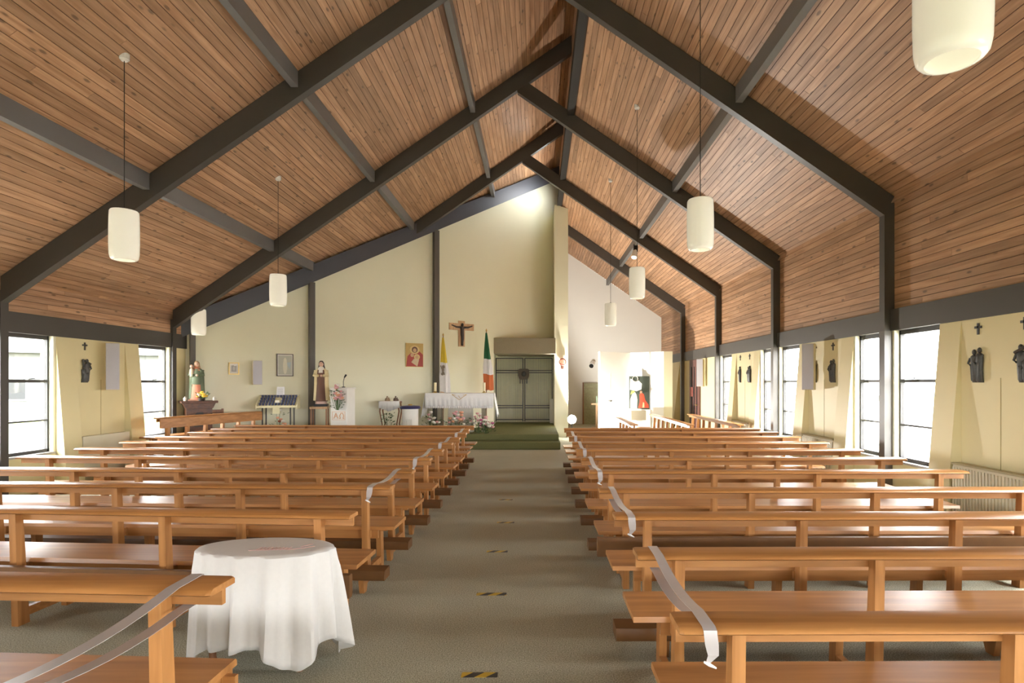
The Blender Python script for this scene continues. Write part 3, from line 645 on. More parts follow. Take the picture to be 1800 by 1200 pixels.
c = MB().loft([(.60*h, -.10*h, -.09*h, .035*h, .035*h), (.66*h, -.10*h, -.09*h, .05*h, .045*h), (.76*h, -.10*h, -.08*h, .045*h, .04*h), (.80*h, -.10*h, -.08*h, .02*h, .02*h)], 10).obj('child', C('cream_robe', (.66, .52, .36)), e, True)
MB().ball(-.10*h, -.085*h, .85*h, .038*h, .04*h, .048*h).obj('child_head', SKIN, c, True)
MB().ball(-.10*h, -.072*h, .865*h, .041*h, .040*h, .045*h).obj('child_hair', C('dark_hair', (.10, .06, .03)), c, True)
MB().box(-.17*h, .17*h, -.13*h, .13*h, 0, .03*h).obj('base', C('coral_base', (.45, .25, .16)), e)
def bouquet(name, label, loc, cols, n, rx, ry, rz, seed, leaves=20, cat='flowers', pot=None, fr=.03, rzrot=0, group=None):
    e = thing(name, label, cat, loc, rzrot, group); rn = random.Random(seed)
    if pot: MB().loft([(0, 0, 0, pot[0]*.7, pot[0]*.7), (pot[1], 0, 0, pot[0], pot[0])], 14).obj('pot', pot[2], e, True)
    z0 = pot[1] if pot else 0
    for k in range(leaves):
        a = rn.uniform(0, 6.283); q = rn.uniform(.3, 1); c = Vector((rx*q*math.cos(a), ry*q*math.sin(a), z0+rz*rn.uniform(.05, .8)))
        d = Vector((math.cos(a), math.sin(a), rn.uniform(-.2, .9))).normalized()*rn.uniform(.05, .09)*max(1, rx*4)
        sd = d.cross(Vector((0, 0, 1))).normalized()*d.length*.28; up = Vector((0, 0, d.length*.10))
        MB().poly([c, c+d*.5+sd-up, c+d, c+d*.5-sd-up, c+d*.5+up], [(0, 1, 4), (1, 2, 4), (2, 3, 4), (3, 0, 4), (0, 3, 2, 1)]).obj('leaf', GREENL, e)
    for k in range(n):
        a = rn.uniform(0, 6.283); q = rn.uniform(0, .95); m = cols[k % len(cols)]
        x, y, z = rx*q*math.cos(a), ry*q*math.sin(a), z0+rz*(1-.6*q*q)*rn.uniform(.55, 1.05); f = fr*rn.uniform(.75, 1.2)
        b = MB(); b.loft([(z-f*.7, x, y, f*.35, f*.35), (z-f*.2, x, y, f*.95, f*.95), (z+f*.25, x, y, f, f), (z+f*.5, x, y, f*.7, f*.7), (z+f*.3, x, y, f*.25, f*.25)], 8)
        b.obj('bloom', m, e, True)
        MB().tube([(x*.25, y*.25, z0), (x, y, z-f*.6)], .004, 5).obj('stem', GREENL, e)
    return e
YEL = C('yellow_petals', (.75, .50, .06)); WPET = C('cream_petals', (.80, .76, .66)); PINK = C('pink_petals', (.68, .36, .36)); MAG = C('magenta_petals', (.5, .12, .25)); PEA = C('peach_petals', (.72, .36, .22))
bouquet('flower_bowl', 'dark bowl of yellow and cream flowers at the feet of the mother statue', (p.x+.14, p.y-.13, ztop), [YEL, YEL, WPET], 20, .11, .08, .14, 3, 16, pot=(.07, .05, BLACK), fr=.033)
for k, (dx, lab) in enumerate(((-.26, 'left of'), (.28, 'right of'))):
    q = Vector((p.x, p.y))+WD*dx-WN*(-.08); o = MB().loft([(0, 0, 0, .025, .025), (.06, 0, 0, .03, .03), (.075, 0, 0, .012, .012), (.10, 0, 0, .004, .004)], 10).obj('candle_cup', WPET, None, True); o.location = (q.x, q.y, ztop)
    tag(o, 'small white candle cup on the dark bracket, %s the flower bowl' % lab, 'candle')
# framed pictures (generic stand-ins)
def framed(x0, x1, y0, y1, frame, mount, build, label, fw_=.02, name='picture'):
    s0, s1 = ws(x0), ws(x1); sc = (s0+s1)/2; c = W0+WD*sc; hw = (s1-s0)/2; Y = c.y
    za, zb = zz(y1, Y), zz(y0, Y); h2 = (zb-za)/2
    e = thing(name, label, 'picture', (c.x+WN.x*.004, c.y+WN.y*.004, (za+zb)/2), WA)
    if frame:
        for (a, b_, c_, d_) in ((-hw, -hw+fw_, -h2, h2), (hw-fw_, hw, -h2, h2), (-hw+fw_, hw-fw_, -h2, -h2+fw_), (-hw+fw_, hw-fw_, h2-fw_, h2)): MB().box(a, b_, -.03, 0, c_, d_).obj('frame', frame, e)
    MB().box(-hw+.004, hw-.004, -.018, 0, -h2+.004, h2-.004).obj('mount', mount, e)
    build(e, hw, h2); return e
def flat(e, name, pts, m, d): MB().prism(pts, 'y', -d, -.017).obj(name, m, e)
def ell(cx, cz, rx, rz, n=14): return [(cx+rx*math.cos(6.2832*k/n), cz+rz*math.sin(6.2832*k/n)) for k in range(n)]
GREYI = C('grey_print', (.36, .34, .32))
framed(401.5, 420, 637, 658, GOLD, C('paper_white', (.78, .75, .68)), lambda e, w_, h_: (flat(e, 'print', [(-w_*.5, -h_*.55), (w_*.5, -h_*.55), (w_*.55, h_*.5), (w_*.15, h_*.4), (-w_*.1, h_*.55), (-w_*.5, h_*.5)], GREYI, .020), flat(e, 'print_figure', ell(0, 0, w_*.2, h_*.35), C('pale_print', (.55, .52, .48)), .022)), 'small gold framed print beside the wall speaker')
framed(486, 515, 622, 661, C('dark_frame', (.07, .055, .05)), C('pale_mount', (.78, .76, .70)), lambda e, w_, h_: (flat(e, 'print', [(-w_*.82, -h_*.86), (w_*.82, -h_*.86), (w_*.82, h_*.86), (-w_*.82, h_*.86)], C('mist_green', (.50, .51, .43)), .020), flat(e, 'pale_figure', ell(0, -.02, w_*.26, h_*.75), C('pale_cream', (.72, .69, .55)), .022), flat(e, 'blue_ray', [(w_*.1, h_*.2), (w_*.6, -h_*.4), (w_*.75, h_*.3)], C('mist_blue', (.45, .53, .55)), .021)), 'dark framed pale misty print above the votive candle rack', .016)
def icon(e, w_, h_):
    G = C('icon_gold', (.52, .36, .12)); RD = C('icon_red', (.36, .05, .04)); DK = C('icon_brown', (.13, .06, .04)); FL = C('icon_flesh', (.55, .35, .20))
    flat(e, 'ground', [(-w_*.97, -h_*.97), (w_*.97, -h_*.97), (w_*.97, h_*.97), (-w_*.97, h_*.97)], G, .020)
    flat(e, 'red_cloak', [(-w_*.95, -h_*.95), (w_*.95, -h_*.95), (w_*.95, h_*.05), (w_*.5, h_*.35), (-w_*.3, h_*.25), (-w_*.8, -h_*.1)], RD, .022)
    flat(e, 'halo', ell(0, h_*.45, w_*.55, h_*.36), C('icon_halo', (.66, .50, .22)), .024); flat(e, 'dark_hair', ell(.0, h_*.45, w_*.33, h_*.26), DK, .026); flat(e, 'face', ell(.0, h_*.40, w_*.2, h_*.17), FL, .028)
    flat(e, 'halo', ell(w_*.25, -h_*.15, w_*.34, h_*.24), C('icon_halo', (.66, .50, .22)), .026); flat(e, 'small_face', ell(w_*.25, -h_*.16, w_*.18, h_*.15), FL, .028)
    flat(e, 'pale_robe', [(-w_*.4, -h_*.6), (w_*.3, -h_*.95), (w_*.5, -h_*.35), (-w_*.1, -h_*.3)], C('icon_cream', (.62, .50, .32)), .027)
    flat(e, 'side_face', ell(-w_*.28, h_*.0, w_*.2, h_*.17), FL, .025)
framed(712.5, 743.5, 603, 645, None, GOLD, icon, 'gold and deep red icon panel of a sheltering group', name='icon_panel')
c = W0+WD*ws(450); column_speaker((c.x+WN.x*.13, c.y+WN.y*.13, zz(676, c.y)), WA-R(6), 'grey column speaker on the slanting wall between two framed prints', .56)
# wooden chair against the slanting wall
c_ = thing('wooden_chair', 'plain brown wooden chair against the slanting wall behind the plinth pew', 'chair', (-7.05, 12.42, .24), WA)
MB().box(-.20, .20, -.20, .18, .43, .46).obj('seat', MIDW, c_)
for x in (-.20, .16): MB().box(x, x+.04, .15, .19, 0, .88).obj('back_post', MIDW, c_); MB().box(x, x+.04, -.20, -.16, 0, .43).obj('leg', MIDW, c_)
for z in (.58, .78): MB().box(-.16, .16, .16, .18, z, z+.08).obj('back_rail', MIDW, c_)
# votive candle rack
p = wq(489, .40); e = thing('votive_rack', 'cream metal votive rack with rows of dark candle cups', 'candle rack', (p.x, p.y, 0), WA*.35)
CRM = C('cream_metal', (.74, .68, .42), .4); z0 = zz(716, p.y); z1 = zz(698, p.y)
MB().prism([(-.17, z0), (.20, z0), (.20, z1), (.17, z1+.02), (-.17, z0+.04)], 'x', -.42, .42).obj('tray', CRM, e)
for x in (-.44, .42): MB().prism([(-.19, z0-.03), (.22, z0-.03), (.22, z1+.05), (-.19, z0+.07)], 'x', x, x+.02).obj('end_plate', CRM, e)
MB().box(-.10, .05, -.10, .02, z0-.14, z0).obj('coin_box', CRM, e)
for x in (-.34, -.26, .26, .34): MB().box(x-.012, x+.012, .0, .024, 0, z0).obj('leg', FRAME, e)
NV = C('navy_glass', (.03, .035, .09), .3)
for r_ in range(4):
    for k in range(12):
        if r_ in (1, 2) and k in (5, 6): continue
        f = r_/3; yy = -.13+.27*f; z = z0+.04+(z1+.02-z0-.04)*((yy+.17)/.34)
        MB().loft([(z-.01, -.36+k*.0655, yy, .024, .024), (z+.05, -.36+k*.0655, yy, .029, .029)], 8).obj('candle_cup', NV, e)
MB().box(-.05, .04, -.06, -.05, z0+.09, z0+.17).obj('label_card', WPET, e)
o = MB().hexa([(-.09, -.01, 0), (.09, -.01, 0), (.09, 0, 0), (-.09, 0, 0), (-.085, .04, .22), (.085, .04, .22), (.085, .05, .22), (-.085, .05, .22)]).obj('notice_sheet', C('white_paper', (.82, .82, .82))); q = wq(493, .22); o.location = (q.x, q.y, z1+.02); o.rotation_euler = (0, 0, WA*.35)
for k in range(4): MB().box(-.055, .055, -.0135+.008*k+.004, -.0105+.008*k+.004, .06+.035*k, .066+.035*k).obj('text_line', GREYI, o)
tag(o, 'white printed sheet propped on the votive rack', 'notice')
o = bouquet('posy', 'small red and cream posy on the floor under the votive rack', (p.x+.02, p.y-.05, 0), [PEA, WPET, C('red_petals', (.5, .07, .04))], 12, .20, .12, .75, 11, 16, fr=.05, pot=(.12, .4, C('clay_pot', (.3, .14, .08))))
# statue of a nun on a small table
p = wq(567, .55); e = thing('statue_table', 'small wooden table carrying the nun statue', 'table', (p.x-.06, p.y, PZ), WA*.3)
zt = zz(714, p.y)-PZ
MB().box(-.21, .19, -.18, .18, zt-.055, zt).obj('table_top', PALEW, e, False, .006)
for x in (-.19, .15):
    for y in (-.16, .13): MB().box(x, x+.03, y, y+.03, 0, zt-.055).obj('leg', MIDW, e)
h = zz(632, p.y)-zz(714, p.y)
e = thing('nun_statue', 'painted statue of a nun in brown habit, cream cloak and dark veil', 'statue', (p.x-.03, p.y, PZ+zt), WA*.3)
MB().box(-.15, .15, -.13, .13, 0, .06).obj('base', BLACK, e, False, .005)
MB().loft([(.06, 0, 0, .14, .12), (.12, 0, 0, .12, .11)], 14).obj('plinth', C('rose_plinth', (.62, .42, .36)), e, True)
e2 = e
BRH = C('brown_habit', (.14, .062, .035)); CRC = C('cream_cloak', (.72, .60, .34))
h2 = h-.10
def sh(o_): return o_
sub = []
before = set(bpy.data.objects)
figure(e, BRH, CRC, SKIN, None, h2, veil=C('black_veil', (.035, .022, .018)))
for o_ in e.children:
    if o_ not in before and o_.name.split('.')[0] not in ('base', 'plinth'): o_.location.z = .09
MB().loft([(.70*h2+.09, 0, -.055*h2, .06*h2, .05*h2), (.80*h2+.09, 0, -.03*h2, .075*h2, .055*h2), (.845*h2+.09, 0, -.012*h2, .045*h2, .045*h2)], 12).obj('wimple', C('white_wimple', (.78, .74, .66)), e, True)
# ambo with flowers and microphone
p = Vector((-4.70, 13.72)); zt = zz(683, 13.6)-PZ
e = thing('ambo', 'white marble reading desk with orange carved letters', 'ambo', (p.x, p.y, PZ), R(-8))
MB().prism([(-.21, 0), (.21, 0), (.21, zt), (-.21, zt)], 'y', -.20, .22).obj('body', WSTONE, e, False, .008)
MB().box(-.225, .225, -.22, .24, zt, zt+.03).obj('desk_top', WSTONE, e, False, .006)
ORG = C('orange_letter', (.74, .46, .28))
def strokes(e, segs, x0, z0, s_, y=-.208):
    for (a, b_, c_, d_) in segs: MB().tube([(x0+a*s_, y, z0+b_*s_), (x0+c_*s_, y, z0+d_*s_)], .010, 6).obj('letter_stroke', ORG, e)
strokes(e, [(0, 0, .4, 1), (.4, 1, .8, 0), (.2, .4, .6, .4)], -.12, .49, .13); strokes(e, [(0, 0, .2, 0), (.2, 0, .05, .5), (.05, .5, .3, 1), (.3, 1, .6, 1), (.6, 1, .85, .5), (.85, .5, .7, 0), (.7, 0, .9, 0)], .02, .49, .13)
for (a_, b_, c_, d_) in ((-.16, .16, .455, .463), (-.16, .16, .648, .656), (-.16, -.152, .463, .648), (.152, .16, .463, .648)): MB().box(a_, b_, -.206, -.2, c_, d_).obj('letter_frame', ORG, e)
o = bouquet('ambo_spray', 'trailing spray of pink roses and greenery on the front of the reading desk', (p.x-.03, p.y-.29, PZ+zt-.50), [PINK, WPET, PEA, PINK], 26, .17, .06, .58, 21, 60, fr=.05, rzrot=R(-8))
e = thing('microphone', 'black gooseneck microphone on the reading desk', 'microphone', (p.x+.02, p.y, PZ+zt+.03))
MB().cyl(0, 0, 0, .02, .04).obj('base', BLACK, e); MB().tube([(0, 0, .02), (0, -.01, .14), (.03, -.03, .24)], .008).obj('gooseneck', BLACK, e); MB().tube([(.03, -.03, .24), (.08, -.06, .30)], [.016, .024], 8).obj('capsule', BLACK, e, True)
# cloth covered side table
p = Vector(((687-945)/1000*14.92, 14.92)); zt = zz(705, 14.92)-PZ
e = thing('credence_table', 'small curved leg table with a white cloth beside the font', 'table', (p.x, p.y, PZ))
MB().box(-.25, .25, -.17, .17, zt-.05, zt).obj('table_top', MIDW, e)
for x in (-.22, .22):
    for y in (-.14, .14):
        s_ = 1 if x > 0 else -1; MB().tube([(x, y, zt-.05), (x+s_*.03, y, zt*.7), (x-s_*.03, y, zt*.3), (x+s_*.03, y, 0)], [.022, .02, .016, .018], 8).obj('leg', MIDW, e, True)
b = MB()
for k in range(25):
    a = -.27+.54*k/24; d = .16+.10*(1-abs(a)/.27)+.012*math.sin(k*1.9)
    b.v += [(a, -.185, zt+.006), (a, -.195-.006*math.sin(k*1.3), zt-d), (a, .175, zt+.006)]
for k in range(24): b.f += [(k*3, k*3+1, k*3+4, k*3+3), (k*3, k*3+3, k*3+5, k*3+2)]; b.mi += [0, 0]
o = b.obj('table_cloth', LACE, None, True); o.location = (p.x, p.y, PZ); s_ = o.modifiers.new('t', 'SOLIDIFY'); s_.thickness = .004; tag(o, 'white lace cloth on the curved leg table', 'tablecloth')
for k, (dx, lab, c1) in enumerate(((-.10, 'brown and cream figurine on the lace cloth, nearer the reading desk', (.35, .25, .16)), (.12, 'dark little crib figurine on the lace cloth, nearer the font', (.16, .11, .08)))):
    o = MB().loft([(0, 0, 0, .05, .04), (.06, 0, 0, .045, .035), (.09, .01, 0, .02, .02)], 10); o.ball(.012, 0, .11, .022); o.loft([(0, .06, .01, .035, .03), (.05, .05, .01, .03, .025), (.065, .05, .01, .01, .01)], 8); o.ball(.048, .01, .078, .016)
    o = o.obj('figurine', C('figurine_%d' % k, c1), None, True); o.location = (p.x+dx, p.y-.02, PZ+zt+.008); tag(o, lab, 'figurine')
bouquet('potted_fern', 'green leafy plant in a white pot under the lace covered table', (p.x+.0, p.y-.28, PZ), [GREENL], 3, .15, .12, .42, 31, 60, 'plant', (.08, .22, WSTONE), .02)
# font
fx, fy = (721-945)/1000*14.50, 14.50; zt = zz(718, 14.50)-PZ
e = thing('baptismal_font', 'round white stone font with a dark blue lid', 'font', (fx, fy, PZ))
MB().loft([(0, 0, 0, .18, .18), (.05, 0, 0, .20, .20), (zt-.02, 0, 0, .205, .205), (zt, 0, 0, .215, .215)], 28).obj('bowl', WSTONE, e, True)
MB().loft([(zt, 0, 0, .25, .25), (zt+.03, 0, 0, .265, .265), (zt+.07, 0, 0, .24, .24), (zt+.085, 0, 0, .10, .10)], 28).obj('lid', C('navy_lid', (.03, .03, .10), .35), e, True)
MB().loft([(zt+.085, .0, 0, .06, .045), (zt+.115, 0, 0, .05, .035)], 12).obj('shell', GOLD, e, True)
for k in range(5): MB().tube([(-.08+.04*k, -.20, zt*.35), (-.06+.035*k, -.203, zt*.62)], .006, 5).obj('carving', C('carving_grey', (.6, .58, .52)), e)
# altar
ax, ay = -2.10, 15.55; zt = zz(691, 15.3)-PZ
e = thing('altar', 'stone altar table on a carved pedestal', 'altar', (ax, ay, PZ))
MB().box(-.90, .90, -.28, .28, zt-.12, zt).obj('mensa', WSTONE, e, False, .01)
MB().prism([(-.35, 0), (.35, 0), (.30, zt-.12), (-.30, zt-.12)], 'y', -.16, .16).obj('pedestal', mat('altar_stone', (.56, .53, .45), .6, 0, .12, 20), e, False, .01)
for x in (-.62, .58): MB().box(x, x+.10, -.14, .14, 0, zt-.12).obj('side_support', STONE, e)
b = MB(); nx_ = 60
for k in range(nx_+1):
    x = -.92+1.84*k/nx_; d = .36+.012*math.sin(k*1.6)
    b.v += [(x, .29, zt+.006), (x, -.29, zt+.006), (x, -.305, zt-.04), (x, -.31-.008*math.sin(k*.8), zt-d)]
for k in range(nx_):
    for j in range(3): b.f.append((k*4+j, k*4+4+j, k*4+5+j, k*4+1+j)); b.mi.append(0)
for sx in (-1, 1):
    o0 = len(b.v)
    for j in range(9):
        y = -.30+.60*j/8
        for k in range(6):
            t_ = k/5; b.v.append((sx*(.92+.10*t_+.02*math.sin(j*2.2)*t_), y-.03*t_*(1 if j < 4 else -1), zt+.006-(.62+.06*math.sin(j*1.7))*t_))
    for j in range(8):
        for k in range(5): b.f.append((o0+j*6+k, o0+j*6+k+1, o0+j*6+k+7, o0+j*6+k+6)); b.mi.append(0)
o = thing('altar_cloth', 'white lace edged cloth over the altar with a gold motif', 'altar cloth', (ax, ay, PZ))
c = b.obj('cloth', LACE, o, True); c.modifiers.new('t', 'SOLIDIFY').thickness = .004
b = MB()
for k in range(30): b.ball(-.87+1.74*k/29, -.318, zt-.37, .034, .008, .035, 8, 4)
b.obj('lace_scallops', mat('lace_grey', (.66, .65, .64), .9), o, True)['kind'] = 'stuff'  # scallops drawn in a greyer lace than the cloth
for (a, b_, c_, d_) in ((-.20, -.03, 0, -.17), (0, -.17, .20, -.03), (-.20, -.03, -.10, -.05), (.20, -.03, .10, -.05), (-.02, -.06, .02, -.12)): MB().tube([(a, -.312, zt+b_), (c_, -.318, zt+d_)], .006, 5).obj('gold_motif', GOLD, o)
for k, (px, lab) in enumerate(((765, 'nearer the yellow and white flag'), (851, 'nearer the tricolour flag'))):
    e = thing('altar_candle', 'thick cream candle on the altar, '+lab, 'candle', ((px-945)/1000*15.45, 15.45, PZ+zt+.008))
    MB().loft([(0, 0, 0, .055, .055), (.02, 0, 0, .05, .05), (.03, 0, 0, .02, .02), (.05, 0, 0, .045, .045)], 14).obj('holder', BRASS, e, True); MB().cyl(0, 0, .05, .28, .037, 14).obj('wax', C('cream_wax', (.85, .76, .50)), e, True); MB().cyl(0, 0, .28, .295, .004, 6).obj('wick', BLACK, e)
bouquet('altar_flowers', 'low white flowers and dark leaves beside the font end of the altar', (ax-.72, ay-.52, PZ), [WPET, WPET, PINK], 16, .26, .12, .58, 41, 44, fr=.045, group='flowers round the altar')
bouquet('altar_flowers', 'pink and cream roses in front of the altar pedestal', (ax-.05, ay-.52, PZ), [PINK, WPET, PEA], 22, .34, .12, .60, 42, 44, fr=.05, group='flowers round the altar')
bouquet('altar_flowers', 'spreading pink and white flowers on the corner of the top sanctuary step', (-1.36, 14.97, PZ), [PINK, WPET, MAG, WPET], 26, .26, .13, .42, 43, 60, fr=.05, group='flowers round the altar')
bouquet('altar_flowers', 'pale flowers under the gate end of the altar', (ax+.50, ay-.34, PZ), [WPET, PINK], 16, .24, .12, .52, 44, 30, fr=.045, group='flowers round the altar')
# flags
def flag(px, yy, top, bands, label, emblem):
    x = (px-945)/1000*yy; e = thing('flag', label, 'flag', (x, yy, PZ), 0, 'flags behind the altar'); zt = zz(top, yy)-PZ
    MB().loft([(0, 0, 0, .13, .13), (.03, 0, 0, .12, .12), (.06, 0, 0, .03, .03)], 16).obj('base', DARKW, e, True)
    MB().tube([(0, 0, .05), (.0, 0, zt)], .013).obj('pole', MIDW, e); MB().loft([(zt, 0, 0, .02, .02), (zt+.03, 0, 0, .024, .024), (zt+.08, 0, 0, .002, .002)], 8).obj('finial', GOLD, e, True)
    b = MB(); n, rows = 20, 26; mats = [m for _, m in bands]
    z1, z0 = zt-.05, zt-1.72
    for i in range(rows+1):
        f = i/rows; z = z1+(z0-z1)*f; wv = .02+.105*min(1, f*1.6)
        for k in range(n):
            a = 6.2832*k/n; rr = wv*(1+.22*math.sin(5*a+2*f)+.10*math.sin(3*a-5*f)); b.v.append((.03*f*2+rr*math.cos(a), -.035+rr*.55*math.sin(a), z+.03*math.sin(2*a)*f))
    acc = 0
    for i in range(rows):
        f = (i+.5)/rows; mi = next(k for k, (lim, _) in enumerate(bands) if f <= lim)
        for k in range(n): b.f.append((i*n+k, i*n+(k+1) % n, (i+1)*n+(k+1) % n, (i+1)*n+k)); b.mi.append(mi)
    b.obj('cloth', mats, e, True)
    if emblem:
        q = MB(); zc = z1-1.72*.55
        for k in range(6): q.tube([(-.05+.02*k, -.125, zc+.16-.06*(k % 3)), (.06-.015*k, -.13, zc-.10+.05*(k % 3))], .016, 6)
        q.ball(.03, -.115, zc+.12, .045, .02, .05); q.ball(.0, -.12, zc-.08, .04, .02, .04)
        q.obj('emblem', C('emblem_grey', (.22, .18, .14)), e, True)
FY = C('flag_yellow', (.70, .52, .05), .8); FW = C('flag_white', (.74, .73, .74), .8); FG = C('flag_green', (.02, .14, .06), .8); FO = C('flag_orange', (.62, .16, .05), .8)
flag(779, 15.98, 590, [(.42, FY), (.93, FW), (1.1, C('flag_fringe', (.62, .40, .25)))], 'hanging yellow and white flag with grey crossed keys emblem behind the altar', True)
flag(855, 16.75, 582, [(.46, FG), (.72, FW), (1.1, FO)], 'hanging green white and orange tricolour flag behind the altar', False)
# crucifix
s0, s1 = ws(789), ws(832); c = W0+WD*((s0+s1)/2); hw = (s1-s0)/2; z0, z1 = zz(609, c.y), zz(564, c.y); h = z1-z0
e = thing('crucifix', 'pale wooden crucifix with a dark bronze figure on the slanting wall', 'crucifix', (c.x+WN.x*.002, c.y+WN.y*.002, z0), WA)
MB().box(-.105, .105, -.03, 0, 0, h).obj('upright_board', PALEW, e); MB().box(-hw, -.105, -.03, 0, h*.64, h*.90).obj('cross_board', PALEW, e); MB().box(.105, hw, -.03, 0, h*.64, h*.90).obj('cross_board', PALEW, e)
b = MB(); b.loft([(.08*h, 0, -.055, .03, .02), (.30*h, .01, -.06, .045, .025), (.50*h, 0, -.06, .055, .03), (.62*h, 0, -.06, .05, .03), (.74*h, 0, -.06, .07, .032), (.78*h, 0, -.06, .03, .02)], 12); b.ball(0, -.065, .84*h, .042, .04, .055)
for sx in (-1, 1): b.tube([(sx*.06, -.06, .74*h), (sx*.20, -.055, .75*h), (sx*hw*.84, -.045, .82*h)], [.030, .024, .016], 8); b.tube([(sx*.015, -.06, .12*h), (sx*.02, -.06, .03*h)], [.022, .014], 6)
b.obj('figure', mat('corpus_bronze', (.05, .035, .028), .5, .2, .3, 30), e, True)
# gates
GY = 19.0; e = thing('metal_gates', 'pair of grey barred metal gates with a bronze plaque', 'gate', (0, GY, PZ))
GM = mat('gate_steel', (.055, .055, .058), .45, .3, .1); GB = mat('gate_bar', (.34, .33, .28), .45, .3, .1)
gz = lambda py: zz(py, GY)-PZ
for s_, (x0, x1) in enumerate(((-1.40, -.475), (-.44, .50))):
    lf = MB().box(x0, x0+.03, -.02, .02, .05, gz(629)).obj('gate_leaf', GM, e)
    MB().box(x1-.03, x1, -.02, .02, .05, gz(629)).obj('stile', GM, lf)
    for py in (629.5, 651, 654.8, 712.5, 716.5, 737): z = gz(py); MB().box(x0+.03, x1-.03, -.02, .02, z-.014, z+.014).obj('rail', GM, lf)
    b = MB(); n = 18
    for k in range(1, n): x = x0+(x1-x0)*k/n; b.box(x-.0045, x+.0045, -.0045, .0045, .03, gz(630))
    b.obj('bars', GB, lf)['kind'] = 'stuff'
MB().prism([(-.60, gz(667)), (-.33, gz(667)), (-.28, gz(660)), (-.28, gz(650)), (-.33, gz(648)), (-.60, gz(648)), (-.65, gz(650)), (-.65, gz(660))], 'y', -.06, -.02).obj('plaque', mat('plaque_bronze', (.11, .085, .06), .5, .3, .4, 40, .3), e)
for x in (-.58, -.50, -.43, -.36): MB().box(x-.018, x+.018, -.05, -.02, gz(674), gz(667)).obj('plaque_drop', BRONZE, e)
MB().ball(-.46, -.06, gz(657), .08, .03, .09).obj('plaque_boss', BRONZE, e, True)
o = MB().box(.40, .53, -.05, .0, 0, .80).obj('white_board', WHITEP); o.location = (0, 18.9, PZ); tag(o, 'narrow white board standing against the gate beside the pier', 'board')
# sanctuary lamp
e = thing('sanctuary_lamp', 'red glass lamp in a dark bracket on the pier', 'lamp', (.78, 17.9, zz(636, 17.9)))
MB().box(-.04, .04, -.03, 0, -.22, .02).obj('bracket', mat('lamp_bracket', (.14, .06, .04), .5), e)
MB().tube([(.0+.10*math.cos(6.2832*k/14), -.06, .10*math.sin(6.2832*k/14)) for k in range(15)], .018, 6).obj('ring', mat('lamp_bracket', (.14, .06, .04), .5), e, True)
MB().loft([(-.07, 0, -.09, .03, .03), (-.02, 0, -.09, .055, .055), (.06, 0, -.09, .05, .05)], 12).obj('glass', mat('red_glass', (.55, .03, .03), .15, 0, .05, 6, 0, .5, ((1, .15, .08), 1.2)), e, True)

# ================================================================== SHRINE SIDE END
e = thing('shrine_niche', 'white two winged shrine screen lit by a floodlight', 'shrine', (0, 0, 0))
a, b_, c = Vector((2.01, 18.30)), Vector((3.10, 19.0)), Vector((4.02, 18.13)); d = Vector((4.30, 18.20)); zt = 2.69
def wing(p, q, n, m):
    dd = (q-p).normalized(); k = Vector((-dd.y, dd.x))*.10
    MB().prism([tuple(p), tuple(q), tuple(q+k), tuple(p+k)], 'z', 0, zt).obj(n, m, e)
wing(a, b_, 'wing_panel', WHITEP); wing(b_, c, 'wing_panel', WHITEP)
MB().box(c.x, d.x, c.y, c.y+1.0, 0, zt).obj('end_panel', CREAM, e)
e = thing('shrine_painting', 'tall dark green painting of a white and a red robed figure in the shrine', 'picture', (3.30, 18.45, 0))
hw = .325; za, zb = zz(719.5, 18.45), zz(661, 18.45)
MB().box(-hw, hw, 0, .03, za, zb).obj('canvas', C('painting_green', (.05, .065, .05)), e)
hm = (za+zb)/2; hh = (zb-za)/2
def pf(n, pts, m, dd=.004): MB().prism([(x*hw, hm+z*hh) for x, z in pts], 'y', -dd, .001).obj(n, m, e)
pf('pale_cloud', [(-.95, .2), (-.9, .85), (-.4, .7), (-.1, .75), (.25, .55), (.2, .2), (-.3, .1)], C('cloud_white', (.75, .75, .70)))
pf('white_figure', [(-.9, -.95), (-.25, -.95), (-.2, -.4), (-.3, -.1), (-.45, .05), (-.7, -.05), (-.9, -.4)], C('painted_white', (.75, .70, .60)))
pf('red_figure', [(-.1, -.9), (.95, -.9), (.9, -.7), (.6, -.45), (.45, -.1), (.2, .05), (.0, -.1), (.05, -.5)], C('painted_red', (.62, .07, .03)))
pf('red_figure_face', [(.05, -.02), (.25, -.02), (.3, .08), (.15, .14), (.03, .08)], SKIN, .006)
pf('small_figure', [(.3, -.88), (.5, -.88), (.48, -.6), (.36, -.55)], C('painted_ochre', (.66, .48, .26)), .006)
pf('foliage', [(-.9, -.1), (-.5, .0), (-.45, .15), (-.8, .12)], C('painted_leaf', (.30, .34, .10)), .006)
MB().tube([(-.42*hw+.09*math.cos(6.2832*k/14), -.012, hm+.84*hh+.09*math.sin(6.2832*k/14)) for k in range(15)], .014, 6).obj('halo_ring', C('ring_grey', (.4, .38, .34)), e, True)
MB().box(-hw-.02, hw+.02, -.06, .06, 0, za).obj('easel_base', WHITEP, e)
e = thing('shrine_shelf', 'grey stone shelf below the shrine painting', 'shelf', (3.20, 18.0, 0))
MB().box(-.26, .20, -.16, .16, .52, .82).obj('block', STONE, e); MB().box(-.3, .05, -.2, .16, .82, .87).obj('slab', WSTONE, e); MB().box(-.1, .1, -.1, .1, 0, .52).obj('pedestal', WHITEP, e)
e = thing('processional_candle', 'slender tall candle on a thin stand before the shrine', 'candle', (2.30, 18.0, 0))
MB().loft([(0, 0, 0, .14, .14), (.03, 0, 0, .12, .12), (.05, 0, 0, .02, .02)], 14).obj('base', BRASS, e, True); MB().cyl(0, 0, .05, 1.12, .012, 8).obj('stem', mat('pale_stem', (.7, .66, .6)), e)
